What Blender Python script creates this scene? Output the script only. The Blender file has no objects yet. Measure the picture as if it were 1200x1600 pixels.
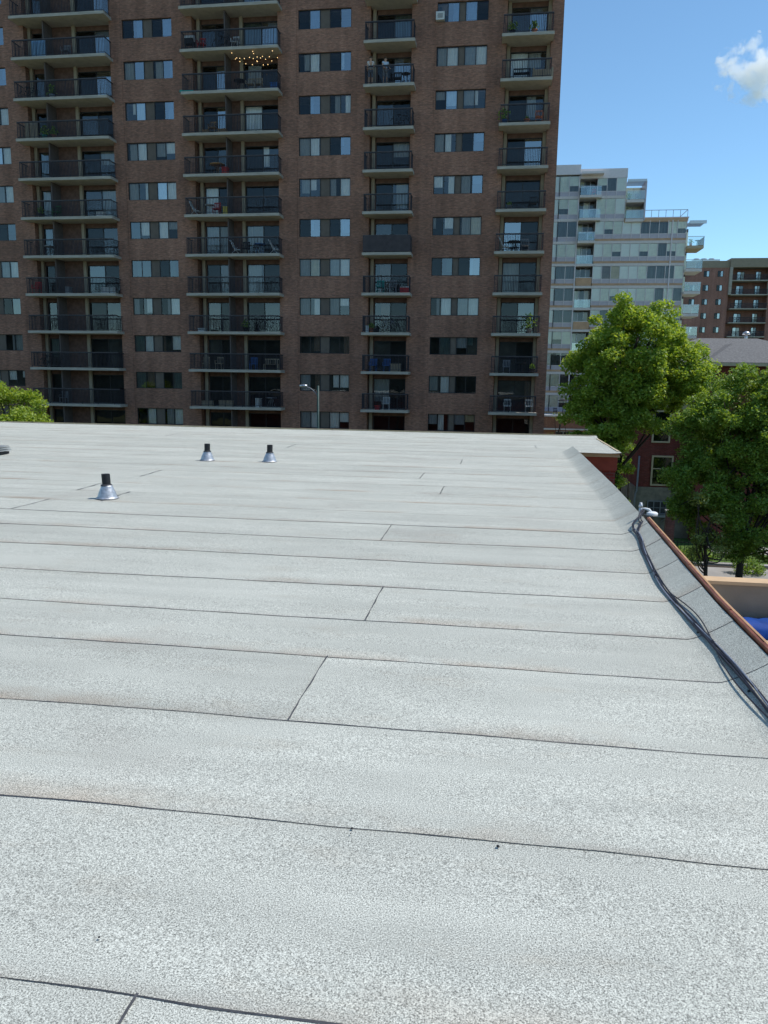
import bpy, math, random
import numpy as np
from mathutils import Matrix, Vector
rnd = random.Random(7)
C = bpy.context.scene.collection
sc = bpy.context.scene
rad = math.radians

# ------------------------------------------------------------------ camera
F_, PITCH, YAW, ROLL = 1202., .1708, .1449, -.0143
CAM = Vector((0, 0, 1.7))
fw = Vector((-math.sin(YAW)*math.cos(PITCH), math.cos(YAW)*math.cos(PITCH), -math.sin(PITCH)))
rt0 = Vector((math.cos(YAW), math.sin(YAW), 0)); up0 = rt0.cross(fw)
rt = rt0*math.cos(ROLL) - up0*math.sin(ROLL); up = rt0*math.sin(ROLL) + up0*math.cos(ROLL)
cam = bpy.data.cameras.new('camera'); cam_o = bpy.data.objects.new('camera', cam); C.objects.link(cam_o)
cam_o.matrix_world = Matrix(((rt.x, up.x, -fw.x, 0), (rt.y, up.y, -fw.y, 0), (rt.z, up.z, -fw.z, 1.7), (0, 0, 0, 1)))
cam.sensor_fit = 'VERTICAL'; cam.sensor_height = 36; cam.lens = 36*F_/1600
cam.clip_start = .05; cam.clip_end = 12000
sc.camera = cam_o

# ------------------------------------------------------------------ sky, sun, exposure
SUN_AZ, SUN_EL = rad(76), rad(60)        # azimuth clockwise from +Y
w = bpy.data.worlds.new('World'); sc.world = w; w.use_nodes = True
nt = w.node_tree; bg = nt.nodes['Background']
sky = nt.nodes.new('ShaderNodeTexSky'); sky.sky_type = 'NISHITA'; sky.sun_disc = False
sky.sun_elevation = SUN_EL; sky.sun_rotation = SUN_AZ
sky.altitude = 1600; sky.air_density = 1.0; sky.dust_density = 0.; sky.ozone_density = 1.6
tn = nt.nodes.new('ShaderNodeVectorMath'); tn.operation = 'MULTIPLY'; tn.inputs[1].default_value = (.71, .875, .875)
nt.links.new(sky.outputs[0], tn.inputs[0]); nt.links.new(tn.outputs[0], bg.inputs[0]); bg.inputs[1].default_value = .148
sun = bpy.data.lights.new('sun', 'SUN'); sun.energy = 2.85; sun.angle = rad(.53); sun.color = (1, .965, .91)
sun_o = bpy.data.objects.new('sun', sun); C.objects.link(sun_o)
sd = Vector((math.sin(SUN_AZ)*math.cos(SUN_EL), math.cos(SUN_AZ)*math.cos(SUN_EL), math.sin(SUN_EL)))
sun_o.rotation_euler = sd.to_track_quat('Z', 'Y').to_euler(); sun_o.location = (20, 10, 40)
sc.view_settings.view_transform = 'Standard'; sc.view_settings.look = 'None'
sc.view_settings.gamma = 1; sc.view_settings.use_curve_mapping = False
sc.view_settings.exposure = .50
sc.render.engine = 'CYCLES'
sc.cycles.volume_bounces = 32
sc.cycles.max_bounces = 32; sc.cycles.transparent_max_bounces = 12

# ------------------------------------------------------------------ photo pixel -> world (used only while measuring positions)
def unp(x, y, axis, val):
    d = fw + rt*((x-600)/F_) - up*((y-800)/F_)
    t = (val-CAM[axis])/d[axis]
    return CAM + d*t

# ------------------------------------------------------------------ object helpers
W = {}
def empty(name, loc, label=None, cat=None, group=None, parent=None):
    o = bpy.data.objects.new(name, None); C.objects.link(o)
    o.empty_display_size = .2
    loc = Vector(loc); W[o.name] = loc.copy()
    if parent: o.parent = parent; o.location = loc - W[parent.name]
    else: o.location = loc
    if label: o['label'] = label
    if cat: o['category'] = cat
    if group: o['group'] = group
    return o
def inst(name, mesh, parent=None, loc=None, mat=None):
    o = bpy.data.objects.new(name, mesh); C.objects.link(o)
    base = W[parent.name] if parent else Vector((0, 0, 0))
    loc = Vector(loc) if loc is not None else base.copy()
    W[o.name] = loc.copy()
    if parent: o.parent = parent
    o.location = loc - base
    if mat is not None:
        o.material_slots[0].link = 'OBJECT'; o.material_slots[0].material = mat
    return o
def tag(o, label=None, cat=None, group=None, kind=None):
    if label: o['label'] = label
    if cat: o['category'] = cat
    if group: o['group'] = group
    if kind: o['kind'] = kind
    return o

class MB:
    def __init__(s): s.v = []; s.f = []; s.sm = []
    def quad(s, a, b, c, d, smooth=False):
        n = len(s.v); s.v += [tuple(a), tuple(b), tuple(c), tuple(d)]; s.f.append((n, n+1, n+2, n+3)); s.sm.append(smooth); return s
    def poly(s, pts):
        n = len(s.v); s.v += [tuple(p) for p in pts]; s.f.append(tuple(range(n, n+len(pts)))); s.sm.append(False); return s
    def box(s, x0, x1, y0, y1, z0, z1, rz=0, piv=None, rx=0):
        n = len(s.v); vs = [(x, y, z) for z in (z0, z1) for y in (y0, y1) for x in (x0, x1)]
        if rz or rx:
            p = Vector(piv) if piv else Vector(((x0+x1)/2, (y0+y1)/2, (z0+z1)/2))
            M = Matrix.Rotation(rz, 3, 'Z') @ Matrix.Rotation(rx, 3, 'X')
            vs = [tuple(M @ (Vector(v)-p)+p) for v in vs]
        s.v += vs
        for f in ((0, 2, 3, 1), (4, 5, 7, 6), (0, 1, 5, 4), (2, 6, 7, 3), (0, 4, 6, 2), (1, 3, 7, 5)):
            s.f.append(tuple(n+i for i in f)); s.sm.append(False)
        return s
    def tube(s, pts, r, n=8, cap=True, r1=None):
        pts = [Vector(p) for p in pts]; rings = []; N = len(pts)
        ref = Vector((0, 0, 1))
        for i, p in enumerate(pts):
            t = (pts[min(i+1, N-1)]-pts[max(i-1, 0)]).normalized()
            if abs(t.dot(ref)) > .95: ref = Vector((1, 0, 0))
            a = t.cross(ref).normalized(); b = t.cross(a)
            rr = r if r1 is None else r+(r1-r)*i/(N-1)
            k = len(s.v); rings.append(k)
            s.v += [tuple(p+a*rr*math.cos(2*math.pi*j/n)+b*rr*math.sin(2*math.pi*j/n)) for j in range(n)]
        for i in range(N-1):
            for j in range(n):
                s.f.append((rings[i]+j, rings[i]+(j+1) % n, rings[i+1]+(j+1) % n, rings[i+1]+j)); s.sm.append(True)
        if cap:
            s.f.append(tuple(rings[0]+j for j in range(n))[::-1]); s.sm.append(False)
            s.f.append(tuple(rings[-1]+j for j in range(n))); s.sm.append(False)
        return s
    def lathe(s, c, prof, n=20, smooth=True):
        cx, cy, cz = c; rings = []
        for r, z in prof:
            rings.append(len(s.v)); s.v += [(cx+r*math.cos(2*math.pi*j/n), cy+r*math.sin(2*math.pi*j/n), cz+z) for j in range(n)]
        for i in range(len(prof)-1):
            for j in range(n):
                s.f.append((rings[i]+j, rings[i]+(j+1) % n, rings[i+1]+(j+1) % n, rings[i+1]+j)); s.sm.append(smooth)
        if prof[0][0] > .001: s.f.append(tuple(rings[0]+j for j in range(n))[::-1]); s.sm.append(False)
        if prof[-1][0] > .001: s.f.append(tuple(rings[-1]+j for j in range(n))); s.sm.append(False)
        return s
    def ball(s, c, r, sz=1., n=10, m=6):
        return s.lathe(c, [(max(.0005, r*math.sin(math.pi*i/m)), -r*sz*math.cos(math.pi*i/m)) for i in range(m+1)], n)
    def mesh(s, name, mat, off=(0, 0, 0)):
        me = bpy.data.meshes.new(name); o = off
        me.from_pydata([(v[0]-o[0], v[1]-o[1], v[2]-o[2]) for v in s.v], [], s.f)
        me.polygons.foreach_set('use_smooth', s.sm); me.materials.append(mat); me.update()
        return me
    def build(s, name, mat, parent=None, origin=None):
        if origin is None:
            if parent: origin = W[parent.name]
            else:
                a = np.array(s.v); origin = ((a[:, 0].min()+a[:, 0].max())/2, (a[:, 1].min()+a[:, 1].max())/2, a[:, 2].min())
        return inst(name, s.mesh(name, mat, origin), parent, origin)

# ------------------------------------------------------------------ materials
def mat(name, col, rough=.8, metal=0, spec=.3, var=0., vscale=3., bump=0., bscale=20., stretch=None):
    m = bpy.data.materials.new(name); m.use_nodes = True; t = m.node_tree; b = t.nodes['Principled BSDF']
    b.inputs['Base Color'].default_value = (*col, 1); b.inputs['Roughness'].default_value = rough
    b.inputs['Metallic'].default_value = metal; b.inputs['Specular IOR Level'].default_value = spec
    tc = t.nodes.new('ShaderNodeTexCoord'); src = tc.outputs['Object']
    if stretch:
        mp = t.nodes.new('ShaderNodeMapping'); mp.inputs['Scale'].default_value = stretch
        t.links.new(src, mp.inputs[0]); src = mp.outputs[0]
    if var:
        n = t.nodes.new('ShaderNodeTexNoise'); n.inputs['Scale'].default_value = vscale; n.inputs['Detail'].default_value = 5
        n.inputs['Roughness'].default_value = .65
        t.links.new(src, n.inputs[0])
        r = t.nodes.new('ShaderNodeMapRange'); r.inputs['From Min'].default_value = .3; r.inputs['From Max'].default_value = .7
        r.inputs['To Min'].default_value = 1-var; r.inputs['To Max'].default_value = 1+var
        t.links.new(n.outputs[0], r.inputs[0])
        v = t.nodes.new('ShaderNodeVectorMath'); v.operation = 'SCALE'; v.inputs[0].default_value = col
        t.links.new(r.outputs[0], v.inputs['Scale']); t.links.new(v.outputs[0], b.inputs['Base Color'])
    if bump:
        n = t.nodes.new('ShaderNodeTexNoise'); n.inputs['Scale'].default_value = bscale; n.inputs['Detail'].default_value = 4
        t.links.new(src, n.inputs[0])
        bp = t.nodes.new('ShaderNodeBump'); bp.inputs['Strength'].default_value = bump; bp.inputs['Distance'].default_value = .02
        t.links.new(n.outputs[0], bp.inputs['Height']); t.links.new(bp.outputs[0], b.inputs['Normal'])
    return m

def brick_mat(name, c1, c2, mortar, dark=(.02, .015, .015), scale=1., msize=.012):
    m = bpy.data.materials.new(name); m.use_nodes = True; t = m.node_tree; b = t.nodes['Principled BSDF']; L = t.links.new
    b.inputs['Roughness'].default_value = .9; b.inputs['Specular IOR Level'].default_value = .2
    ge = t.nodes.new('ShaderNodeNewGeometry'); sp = t.nodes.new('ShaderNodeSeparateXYZ'); L(ge.outputs['Position'], sp.inputs[0])
    ad = t.nodes.new('ShaderNodeMath'); ad.operation = 'ADD'; L(sp.outputs[0], ad.inputs[0]); L(sp.outputs[1], ad.inputs[1])
    cb = t.nodes.new('ShaderNodeCombineXYZ'); L(ad.outputs[0], cb.inputs[0]); L(sp.outputs[2], cb.inputs[1])
    br = t.nodes.new('ShaderNodeTexBrick'); L(cb.outputs[0], br.inputs['Vector'])
    br.inputs['Scale'].default_value = scale; br.inputs['Brick Width'].default_value = .21; br.inputs['Row Height'].default_value = .075
    br.inputs['Mortar Size'].default_value = msize; br.inputs['Bias'].default_value = -.1
    br.inputs['Color1'].default_value = (*c1, 1); br.inputs['Color2'].default_value = (*c2, 1); br.inputs['Mortar'].default_value = (*mortar, 1)
    wn = t.nodes.new('ShaderNodeTexNoise'); wn.inputs['Scale'].default_value = 3.3; wn.inputs['Detail'].default_value = 6; wn.inputs['Roughness'].default_value = .8
    mp = t.nodes.new('ShaderNodeMapping'); mp.inputs['Scale'].default_value = (1, 3.2, 1); L(cb.outputs[0], mp.inputs[0]); L(mp.outputs[0], wn.inputs[0])
    rg = t.nodes.new('ShaderNodeMapRange'); rg.inputs['From Min'].default_value = .36; rg.inputs['From Max'].default_value = .66
    rg.inputs['To Min'].default_value = .68; rg.inputs['To Max'].default_value = 1.30; L(wn.outputs[0], rg.inputs[0])
    ln = t.nodes.new('ShaderNodeTexNoise'); ln.inputs['Scale'].default_value = .22; ln.inputs['Detail'].default_value = 3; L(cb.outputs[0], ln.inputs[0])
    r2 = t.nodes.new('ShaderNodeMapRange'); r2.inputs['From Min'].default_value = .3; r2.inputs['From Max'].default_value = .7
    r2.inputs['To Min'].default_value = .82; r2.inputs['To Max'].default_value = 1.18; L(ln.outputs[0], r2.inputs[0])
    ms = t.nodes.new('ShaderNodeMapping'); ms.inputs['Scale'].default_value = (1.6, .12, 1); L(cb.outputs[0], ms.inputs[0])
    sn = t.nodes.new('ShaderNodeTexNoise'); sn.inputs['Scale'].default_value = 1.; sn.inputs['Detail'].default_value = 4; L(ms.outputs[0], sn.inputs[0])
    r3 = t.nodes.new('ShaderNodeMapRange'); r3.inputs['From Min'].default_value = .35; r3.inputs['From Max'].default_value = .7; r3.inputs['To Min'].default_value = 1.10; r3.inputs['To Max'].default_value = .80; L(sn.outputs[0], r3.inputs[0])
    m0 = t.nodes.new('ShaderNodeMath'); m0.operation = 'MULTIPLY'; L(rg.outputs[0], m0.inputs[0]); L(r3.outputs[0], m0.inputs[1])
    mu = t.nodes.new('ShaderNodeMath'); mu.operation = 'MULTIPLY'; L(m0.outputs[0], mu.inputs[0]); L(r2.outputs[0], mu.inputs[1])
    v = t.nodes.new('ShaderNodeVectorMath'); v.operation = 'SCALE'; L(br.outputs['Color'], v.inputs[0]); L(mu.outputs[0], v.inputs['Scale'])
    L(v.outputs[0], b.inputs['Base Color'])
    bp = t.nodes.new('ShaderNodeBump'); bp.inputs['Strength'].default_value = .5; bp.inputs['Distance'].default_value = .01; bp.invert = True
    L(br.outputs['Fac'], bp.inputs['Height']); L(bp.outputs[0], b.inputs['Normal'])
    return m

def glass_mat(name, refl, tint=(.75, .85, .85), rough=.01, wob=.10):
    m = bpy.data.materials.new(name); m.use_nodes = True; t = m.node_tree; L = t.links.new
    for n in list(t.nodes): t.nodes.remove(n)
    o = t.nodes.new('ShaderNodeOutputMaterial'); mx = t.nodes.new('ShaderNodeMixShader')
    tr = t.nodes.new('ShaderNodeBsdfTransparent'); tr.inputs[0].default_value = (*tint, 1)
    gl = t.nodes.new('ShaderNodeBsdfGlossy'); gl.inputs['Roughness'].default_value = rough; gl.inputs['Color'].default_value = (.95, 1, 1, 1)
    fr = t.nodes.new('ShaderNodeFresnel'); fr.inputs[0].default_value = 1.5
    ad = t.nodes.new('ShaderNodeMath'); ad.operation = 'ADD'; ad.use_clamp = True; ad.inputs[1].default_value = refl; L(fr.outputs[0], ad.inputs[0])
    tc = t.nodes.new('ShaderNodeNewGeometry'); n = t.nodes.new('ShaderNodeTexNoise'); n.inputs['Scale'].default_value = 1.1; n.inputs['Detail'].default_value = 1
    L(tc.outputs['Position'], n.inputs[0]); bp = t.nodes.new('ShaderNodeBump'); bp.inputs['Strength'].default_value = wob; bp.inputs['Distance'].default_value = .03
    L(n.outputs[0], bp.inputs['Height']); L(bp.outputs[0], gl.inputs['Normal'])
    L(ad.outputs[0], mx.inputs[0]); L(tr.outputs[0], mx.inputs[1]); L(gl.outputs[0], mx.inputs[2]); L(mx.outputs[0], o.inputs[0])
    return m

def leaf_mat(name, c1, c2, c3, trans=.35):
    m = bpy.data.materials.new(name); m.use_nodes = True; t = m.node_tree; L = t.links.new
    for n in list(t.nodes): t.nodes.remove(n)
    o = t.nodes.new('ShaderNodeOutputMaterial'); ge = t.nodes.new('ShaderNodeNewGeometry')
    cr = t.nodes.new('ShaderNodeValToRGB'); L(ge.outputs['Random Per Island'], cr.inputs[0])
    cr.color_ramp.elements[0].color = (*c1, 1); cr.color_ramp.elements[1].color = (*c3, 1)
    e = cr.color_ramp.elements.new(.5); e.color = (*c2, 1)
    pb = t.nodes.new('ShaderNodeBsdfPrincipled'); pb.inputs['Roughness'].default_value = .5; pb.inputs['Specular IOR Level'].default_value = .35
    L(cr.outputs[0], pb.inputs['Base Color'])
    tl = t.nodes.new('ShaderNodeBsdfTranslucent')
    v = t.nodes.new('ShaderNodeVectorMath'); v.operation = 'MULTIPLY'; v.inputs[1].default_value = (1.5, 1.35, .5); L(cr.outputs[0], v.inputs[0]); L(v.outputs[0], tl.inputs[0])
    mx = t.nodes.new('ShaderNodeMixShader'); mx.inputs[0].default_value = trans
    L(pb.outputs[0], mx.inputs[1]); L(tl.outputs[0], mx.inputs[2]); L(mx.outputs[0], o.inputs[0])
    return m

def granule_mat():
    m = bpy.data.materials.new('granulated_membrane'); m.use_nodes = True; t = m.node_tree; b = t.nodes['Principled BSDF']; L = t.links.new
    b.inputs['Roughness'].default_value = .95; b.inputs['Specular IOR Level'].default_value = .15
    ge = t.nodes.new('ShaderNodeNewGeometry'); P = ge.outputs['Position']
    def noise(scale, det=2, ro=.5, st=None, src=P):
        if st:
            mp = t.nodes.new('ShaderNodeMapping'); mp.inputs['Scale'].default_value = st; L(src, mp.inputs[0]); src = mp.outputs[0]
        n = t.nodes.new('ShaderNodeTexNoise'); n.inputs['Scale'].default_value = scale; n.inputs['Detail'].default_value = det; n.inputs['Roughness'].default_value = ro
        L(src, n.inputs[0]); return n.outputs[0]
    def rng(x, a, b_, c, d):
        r = t.nodes.new('ShaderNodeMapRange'); r.inputs['From Min'].default_value = a; r.inputs['From Max'].default_value = b_
        r.inputs['To Min'].default_value = c; r.inputs['To Max'].default_value = d; L(x, r.inputs[0]); return r.outputs[0]
    def mul(a, b_):
        x = t.nodes.new('ShaderNodeMath'); x.operation = 'MULTIPLY'; L(a, x.inputs[0]); L(b_, x.inputs[1]); return x.outputs[0]
    fine = rng(noise(190, 3, .85), .36, .64, .24, 1.76)
    mid = rng(noise(45, 2, .6), .3, .7, .965, 1.035)
    blot = rng(noise(1.3, 5, .6, (.55, 1.6, 1)), .3, .7, .91, 1.08)
    streak = rng(noise(1., 4, .6, (.25, 5.5, 1)), .3, .7, .94, 1.06)
    oi = t.nodes.new('ShaderNodeObjectInfo'); ov = rng(oi.outputs['Random'], 0, 1, .945, 1.045)
    f = mul(mul(mul(fine, mid), mul(blot, streak)), ov)
    st = rng(noise(1.7, 6, .7, (.7, 2.2, 1)), .56, .78, 0, .55)
    mx = t.nodes.new('ShaderNodeMix'); mx.data_type = 'RGBA'; L(st, mx.inputs[0])
    mx.inputs[6].default_value = (.440, .440, .386, 1); mx.inputs[7].default_value = (.37, .335, .27, 1)
    at = t.nodes.new('ShaderNodeAttribute'); at.attribute_name = 'lap'
    lo = rng(at.outputs['Fac'], 0, .22, 1, 0); lo2 = rng(at.outputs['Fac'], 0, .07, 1, 0)
    dn = rng(noise(1.1, 5, .65, (.6, .8, 1)), .47, .68, 0, 1); dn2 = rng(noise(2.2, 4, .65, (.5, 1, 1)), .42, .62, 0, .6)
    m2 = t.nodes.new('ShaderNodeMix'); m2.data_type = 'RGBA'; L(mul(lo, dn), m2.inputs[0]); L(mx.outputs[2], m2.inputs[6]); m2.inputs[7].default_value = (.345, .275, .205, 1)
    m3 = t.nodes.new('ShaderNodeMix'); m3.data_type = 'RGBA'; L(mul(lo2, dn2), m3.inputs[0]); L(m2.outputs[2], m3.inputs[6]); m3.inputs[7].default_value = (.28, .25, .21, 1)
    rings = rng(noise(.9, 2, .5, (.8, .9, 1)), .60, .66, 0, .18)
    m4 = t.nodes.new('ShaderNodeMix'); m4.data_type = 'RGBA'; L(rings, m4.inputs[0]); L(m3.outputs[2], m4.inputs[6]); m4.inputs[7].default_value = (.33, .30, .26, 1)
    v = t.nodes.new('ShaderNodeVectorMath'); v.operation = 'SCALE'; L(m4.outputs[2], v.inputs[0]); L(f, v.inputs['Scale']); L(v.outputs[0], b.inputs['Base Color'])
    bp = t.nodes.new('ShaderNodeBump'); bp.inputs['Strength'].default_value = .5; bp.inputs['Distance'].default_value = .002
    L(noise(260, 2, .6), bp.inputs['Height'])
    b2 = t.nodes.new('ShaderNodeBump'); b2.inputs['Strength'].default_value = .5; b2.inputs['Distance'].default_value = .02
    L(noise(1.2, 3, .5, (.35, 3, 1)), b2.inputs['Height']); L(bp.outputs[0], b2.inputs['Normal']); L(b2.outputs[0], b.inputs['Normal'])
    return m

M = {}
M['roof'] = granule_mat()
M['bitumen'] = mat('bitumen', (.06, .06, .065), .6, var=.3, vscale=30)
M['brick'] = brick_mat('tower_brick', (.375, .178, .120), (.235, .120, .087), (.24, .152, .108))
M['brick_red'] = brick_mat('house_brick', (.20, .035, .025), (.15, .03, .022), (.14, .07, .06))
M['brick_far'] = brick_mat('far_brick', (.40, .17, .125), (.28, .135, .105), (.28, .18, .14))
M['brick_podium'] = brick_mat('podium_brick', (.42, .17, .10), (.33, .14, .085), (.33, .2, .15))
M['brick_pier'] = brick_mat('pier_brick', (.17, .07, .06), (.12, .05, .05), (.15, .1, .09))
M['conc'] = mat('balcony_concrete', (.38, .34, .285), .9, var=.28, vscale=1.6, bump=.2, stretch=(.5, 1, 3))
M['conc_d'] = mat('soffit_concrete', (.48, .43, .36), .9, var=.15, vscale=2)  # same concrete as the slab edges, lightened to offset weak light underneath
M['rail'] = mat('railing_paint', (.028, .024, .030), .5, var=.2)
M['recess'] = mat('recess_brick_shaded', (.15, .085, .065), .9, var=.3, vscale=4)  # tower brick toned down, the shade of the recesses put into its colour
M['handrail'] = mat('handrail_paint', (.085, .075, .078), .5, var=.15)
M['frame'] = mat('bronze_frame', (.030, .028, .028), .5, var=.15)
M['panel'] = mat('window_panel', (.13, .105, .085), .7, var=.15, vscale=2)
M['tan'] = mat('tan_trim', (.33, .27, .195), .8, var=.15, vscale=2)
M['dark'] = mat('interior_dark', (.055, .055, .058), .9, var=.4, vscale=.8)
M['cur_w'] = mat('curtain_white', (.86, .83, .78), .9, var=.1, vscale=2)
M['cur_g'] = mat('blind_grey', (.36, .36, .34), .9, var=.12, vscale=2)
M['cur_y'] = mat('curtain_cream', (.58, .48, .30), .9, var=.15, vscale=2)
M['cur_n'] = mat('curtain_brown', (.17, .11, .08), .9, var=.3, vscale=2)
M['cur_b'] = mat('curtain_blue', (.20, .27, .36), .9, var=.2, vscale=2)
M['g_dark'] = glass_mat('glass_screened', .0, (.52, .54, .55))
M['g_clear'] = glass_mat('glass_clear', .05, (.86, .88, .87))
M['g_sky'] = glass_mat('glass_reflective', .27, (.7, .8, .85))
M['g_teal'] = glass_mat('glass_tinted', .10, (.30, .42, .42))
M['white'] = mat('white_paint', (.75, .75, .73), .6, var=.08)
M['alu'] = mat('aluminium', (.55, .56, .57), .35, metal=.8, var=.1, vscale=20)
M['steel'] = mat('galvanised', (.46, .47, .49), .52, metal=.75, var=.35, vscale=25, bump=.1, bscale=40)
M['abs'] = mat('black_pipe', (.018, .018, .02), .55, var=.4, vscale=30, bump=.2)
M['cable'] = mat('black_cable', (.022, .022, .032), .45, var=.3, vscale=30)
M['cable_g'] = mat('grey_cable', (.20, .22, .27), .5, var=.2, vscale=30)
M['copper'] = mat('brown_flashing', (.26, .085, .045), .45, metal=.3, var=.4, vscale=8)
M['tanmetal'] = mat('tan_flashing', (.60, .34, .17), .5, var=.2, vscale=6)
M['stucco'] = mat('stucco_brown', (.30, .245, .18), .95, var=.1, vscale=2, bump=.2, bscale=60)
M['cream'] = mat('cream_paint', (.46, .37, .24), .8, var=.12)
M['deck'] = mat('concrete_deck', (.52, .45, .36), .9, var=.15, vscale=1.5, bump=.15)
M['tarp'] = mat('blue_tarp', (.004, .05, .26), .7, var=.25, vscale=3, bump=.4, bscale=6)
M['shingle'] = mat('grey_shingle', (.15, .145, .14), .95, var=.45, vscale=9, bump=.4, bscale=12, stretch=(1, 1, 3))
M['asphalt'] = mat('asphalt', (.055, .055, .058), .9, var=.25, vscale=1.2, bump=.2, bscale=60)
M['pave'] = mat('pavement', (.33, .31, .29), .9, var=.15, vscale=1)
M['grass'] = mat('lawn', (.075, .13, .025), .95, var=.5, vscale=1.5, bump=.5, bscale=30)
M['ground'] = mat('dry_ground', (.14, .15, .07), .95, var=.4, vscale=.05)
M['lav'] = mat('spandrel_glass', (.46, .43, .46), .3, spec=.5, var=.08)
M['wpanel'] = mat('white_panel', (.72, .68, .66), .6, var=.05)
M['slabw'] = mat('condo_slab', (.66, .62, .57), .8, var=.08)
M['orange'] = mat('orange_band', (.55, .36, .22), .8, var=.15, vscale=1)
M['blind_gr'] = mat('condo_blind', (.86, .85, .74), .9, var=.10, vscale=1.5)
M['blind_lt'] = mat('condo_blind_light', (.93, .92, .86), .9, var=.05, vscale=1.5)
M['cur_dk'] = mat('condo_dark_curtain', (.12, .13, .13), .9, var=.4, vscale=2, stretch=(4, 1, .3))
M['g_condo'] = glass_mat('glass_condo', .03, (.96, 1, .98), wob=.15)
M['g_bal'] = glass_mat('glass_balustrade', .10, (.92, .95, .92), wob=0)
M['bark'] = mat('bark', (.055, .042, .032), .95, var=.4, vscale=6, bump=.6, bscale=14, stretch=(1, 1, .25))
M['leaf1'] = leaf_mat('leaf_ash', (.16, .26, .03), (.26, .37, .05), (.44, .53, .12), .45)
M['leaf2'] = leaf_mat('leaf_dark', (.10, .175, .025), (.18, .29, .04), (.34, .46, .11), .4)
M['leaf3'] = leaf_mat('leaf_olive', (.13, .18, .04), (.22, .27, .07), (.36, .38, .14), .4)
for nm, c in dict(red=(.45, .03, .03), wood=(.30, .17, .08), teal=(.02, .25, .22), blue=(.03, .10, .28), green=(.03, .12, .04), black=(.02, .02, .022),
                  wicker=(.30, .24, .17), yellow=(.55, .42, .08), terracotta=(.38, .14, .07), pale=(.35, .42, .5), skin=(.48, .29, .2), grey=(.22, .22, .23),
                  lightblue=(.22, .38, .55), hair=(.06, .035, .02), shirt=(.40, .47, .55), shorts=(.13, .14, .17), wht=(.55, .55, .53)).items():
    M[nm] = mat('paint_'+nm, c, .7, var=.12, vscale=8)
bulbm = bpy.data.materials.new('bulb_glow'); bulbm.use_nodes = True
bulbm.node_tree.nodes['Principled BSDF'].inputs['Emission Color'].default_value = (1, .62, .22, 1)
bulbm.node_tree.nodes['Principled BSDF'].inputs['Emission Strength'].default_value = 1.6
M['bulb'] = bulbm

# ------------------------------------------------------------------ setting: ground, street, pavement
GZ = -8.
g = MB().quad((-5000, -3000, GZ), (5000, -3000, GZ), (5000, 6000, GZ), (-5000, 6000, GZ)).build('ground', M['ground']); tag(g, kind='structure')
def sheet(name, x0, x1, y0, y1, z, m):
    return tag(MB().quad((x0, y0, z), (x1, y0, z), (x1, y1, z), (x0, y1, z)).build(name, m), kind='structure')
sheet('street', -80, 80, 30.5, 39.4, GZ+.02, M['asphalt'])
tag(MB().box(-80, 80, 39.4, 39.6, GZ-.2, GZ+.14).build('kerb', M['pave']), kind='structure')
tag(MB().box(3.8, 80, 39.6, 41.9, GZ-.2, GZ+.12).build('pavement', M['pave']), kind='structure')
tag(MB().box(3.8, 80, 42.6, 43.0, GZ-.2, GZ+.16).build('garden_kerb', M['pave']), kind='structure')
sheet('lawn', 3.8, 80, 43.0, 49.9, GZ+.06, M['grass'])
sheet('flower_bed', 3.8, 80, 41.9, 42.6, GZ+.07, M['bark'])
sheet('garden_path', 12.6, 16.5, 45.9, 48.2, GZ+.066, M['pave'])

# ------------------------------------------------------------------ the building we stand on, with its flat roof
roofb = empty('flat_roofed_building', (0, 10, GZ), 'low red brick building whose wide pale grey granulated flat roof fills the foreground', 'building')
EDGE_NOTCH, FAR = 19.65, 24.35
def edge_x(y): return float(np.interp(y, [5.6, 9.3, 12, 17], [1.60, 1.73, 1.795, 1.83])) if y < EDGE_NOTCH else 3.0
wl = MB(); wl.box(-30, 1.60, -6, EDGE_NOTCH, GZ, -.06); wl.box(-30, 2.93, EDGE_NOTCH+.02, FAR-.05, GZ, -.45)
wl.build('wall', M['brick_red'], roofb)
seams = [-3.4, -2.55, -1.68, -.8, .08, .9, 1.765, 2.655, 3.53, 4.44, 5.215, 6.10, 7.05, 7.97, 8.86]
while seams[-1] < 23.4: seams.append(seams[-1]+.885+rnd.uniform(-.03, .03))
seams[-1] = FAR
laps = {5: -.935, 8: -.99, 10: -.89, 13: -1.2}
extra = [(8.92, -6.1), (9.8, -5.35), (10.7, -6.2), (11.7, -.83), (12.6, -6.05), (13.4, -1.32), (13.45, -9.3), (16.3, -.74), (18.9, -5.15), (20.1, 1.0), (21.5, -9.5), (19.8, -13.5)]
lapx = {}
for k in range(len(seams)-1):
    lapx[k] = []
    if k in laps: lapx[k].append(laps[k])
    for (yy, xx) in extra:
        if abs(seams[k]-yy) < .45 and xx not in sum(lapx.values(), []): lapx[k].append(xx); break
def wob(x, k): return .006*math.sin(x*1.3+k*2.1)+.004*math.sin(x*3.7+k)+.0025*math.sin(x*9.1+k*5)
def und(x, y): return .0035*math.sin(x*.9+y*2.3)+.003*math.sin(x*.35-y*4.1+1)
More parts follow.
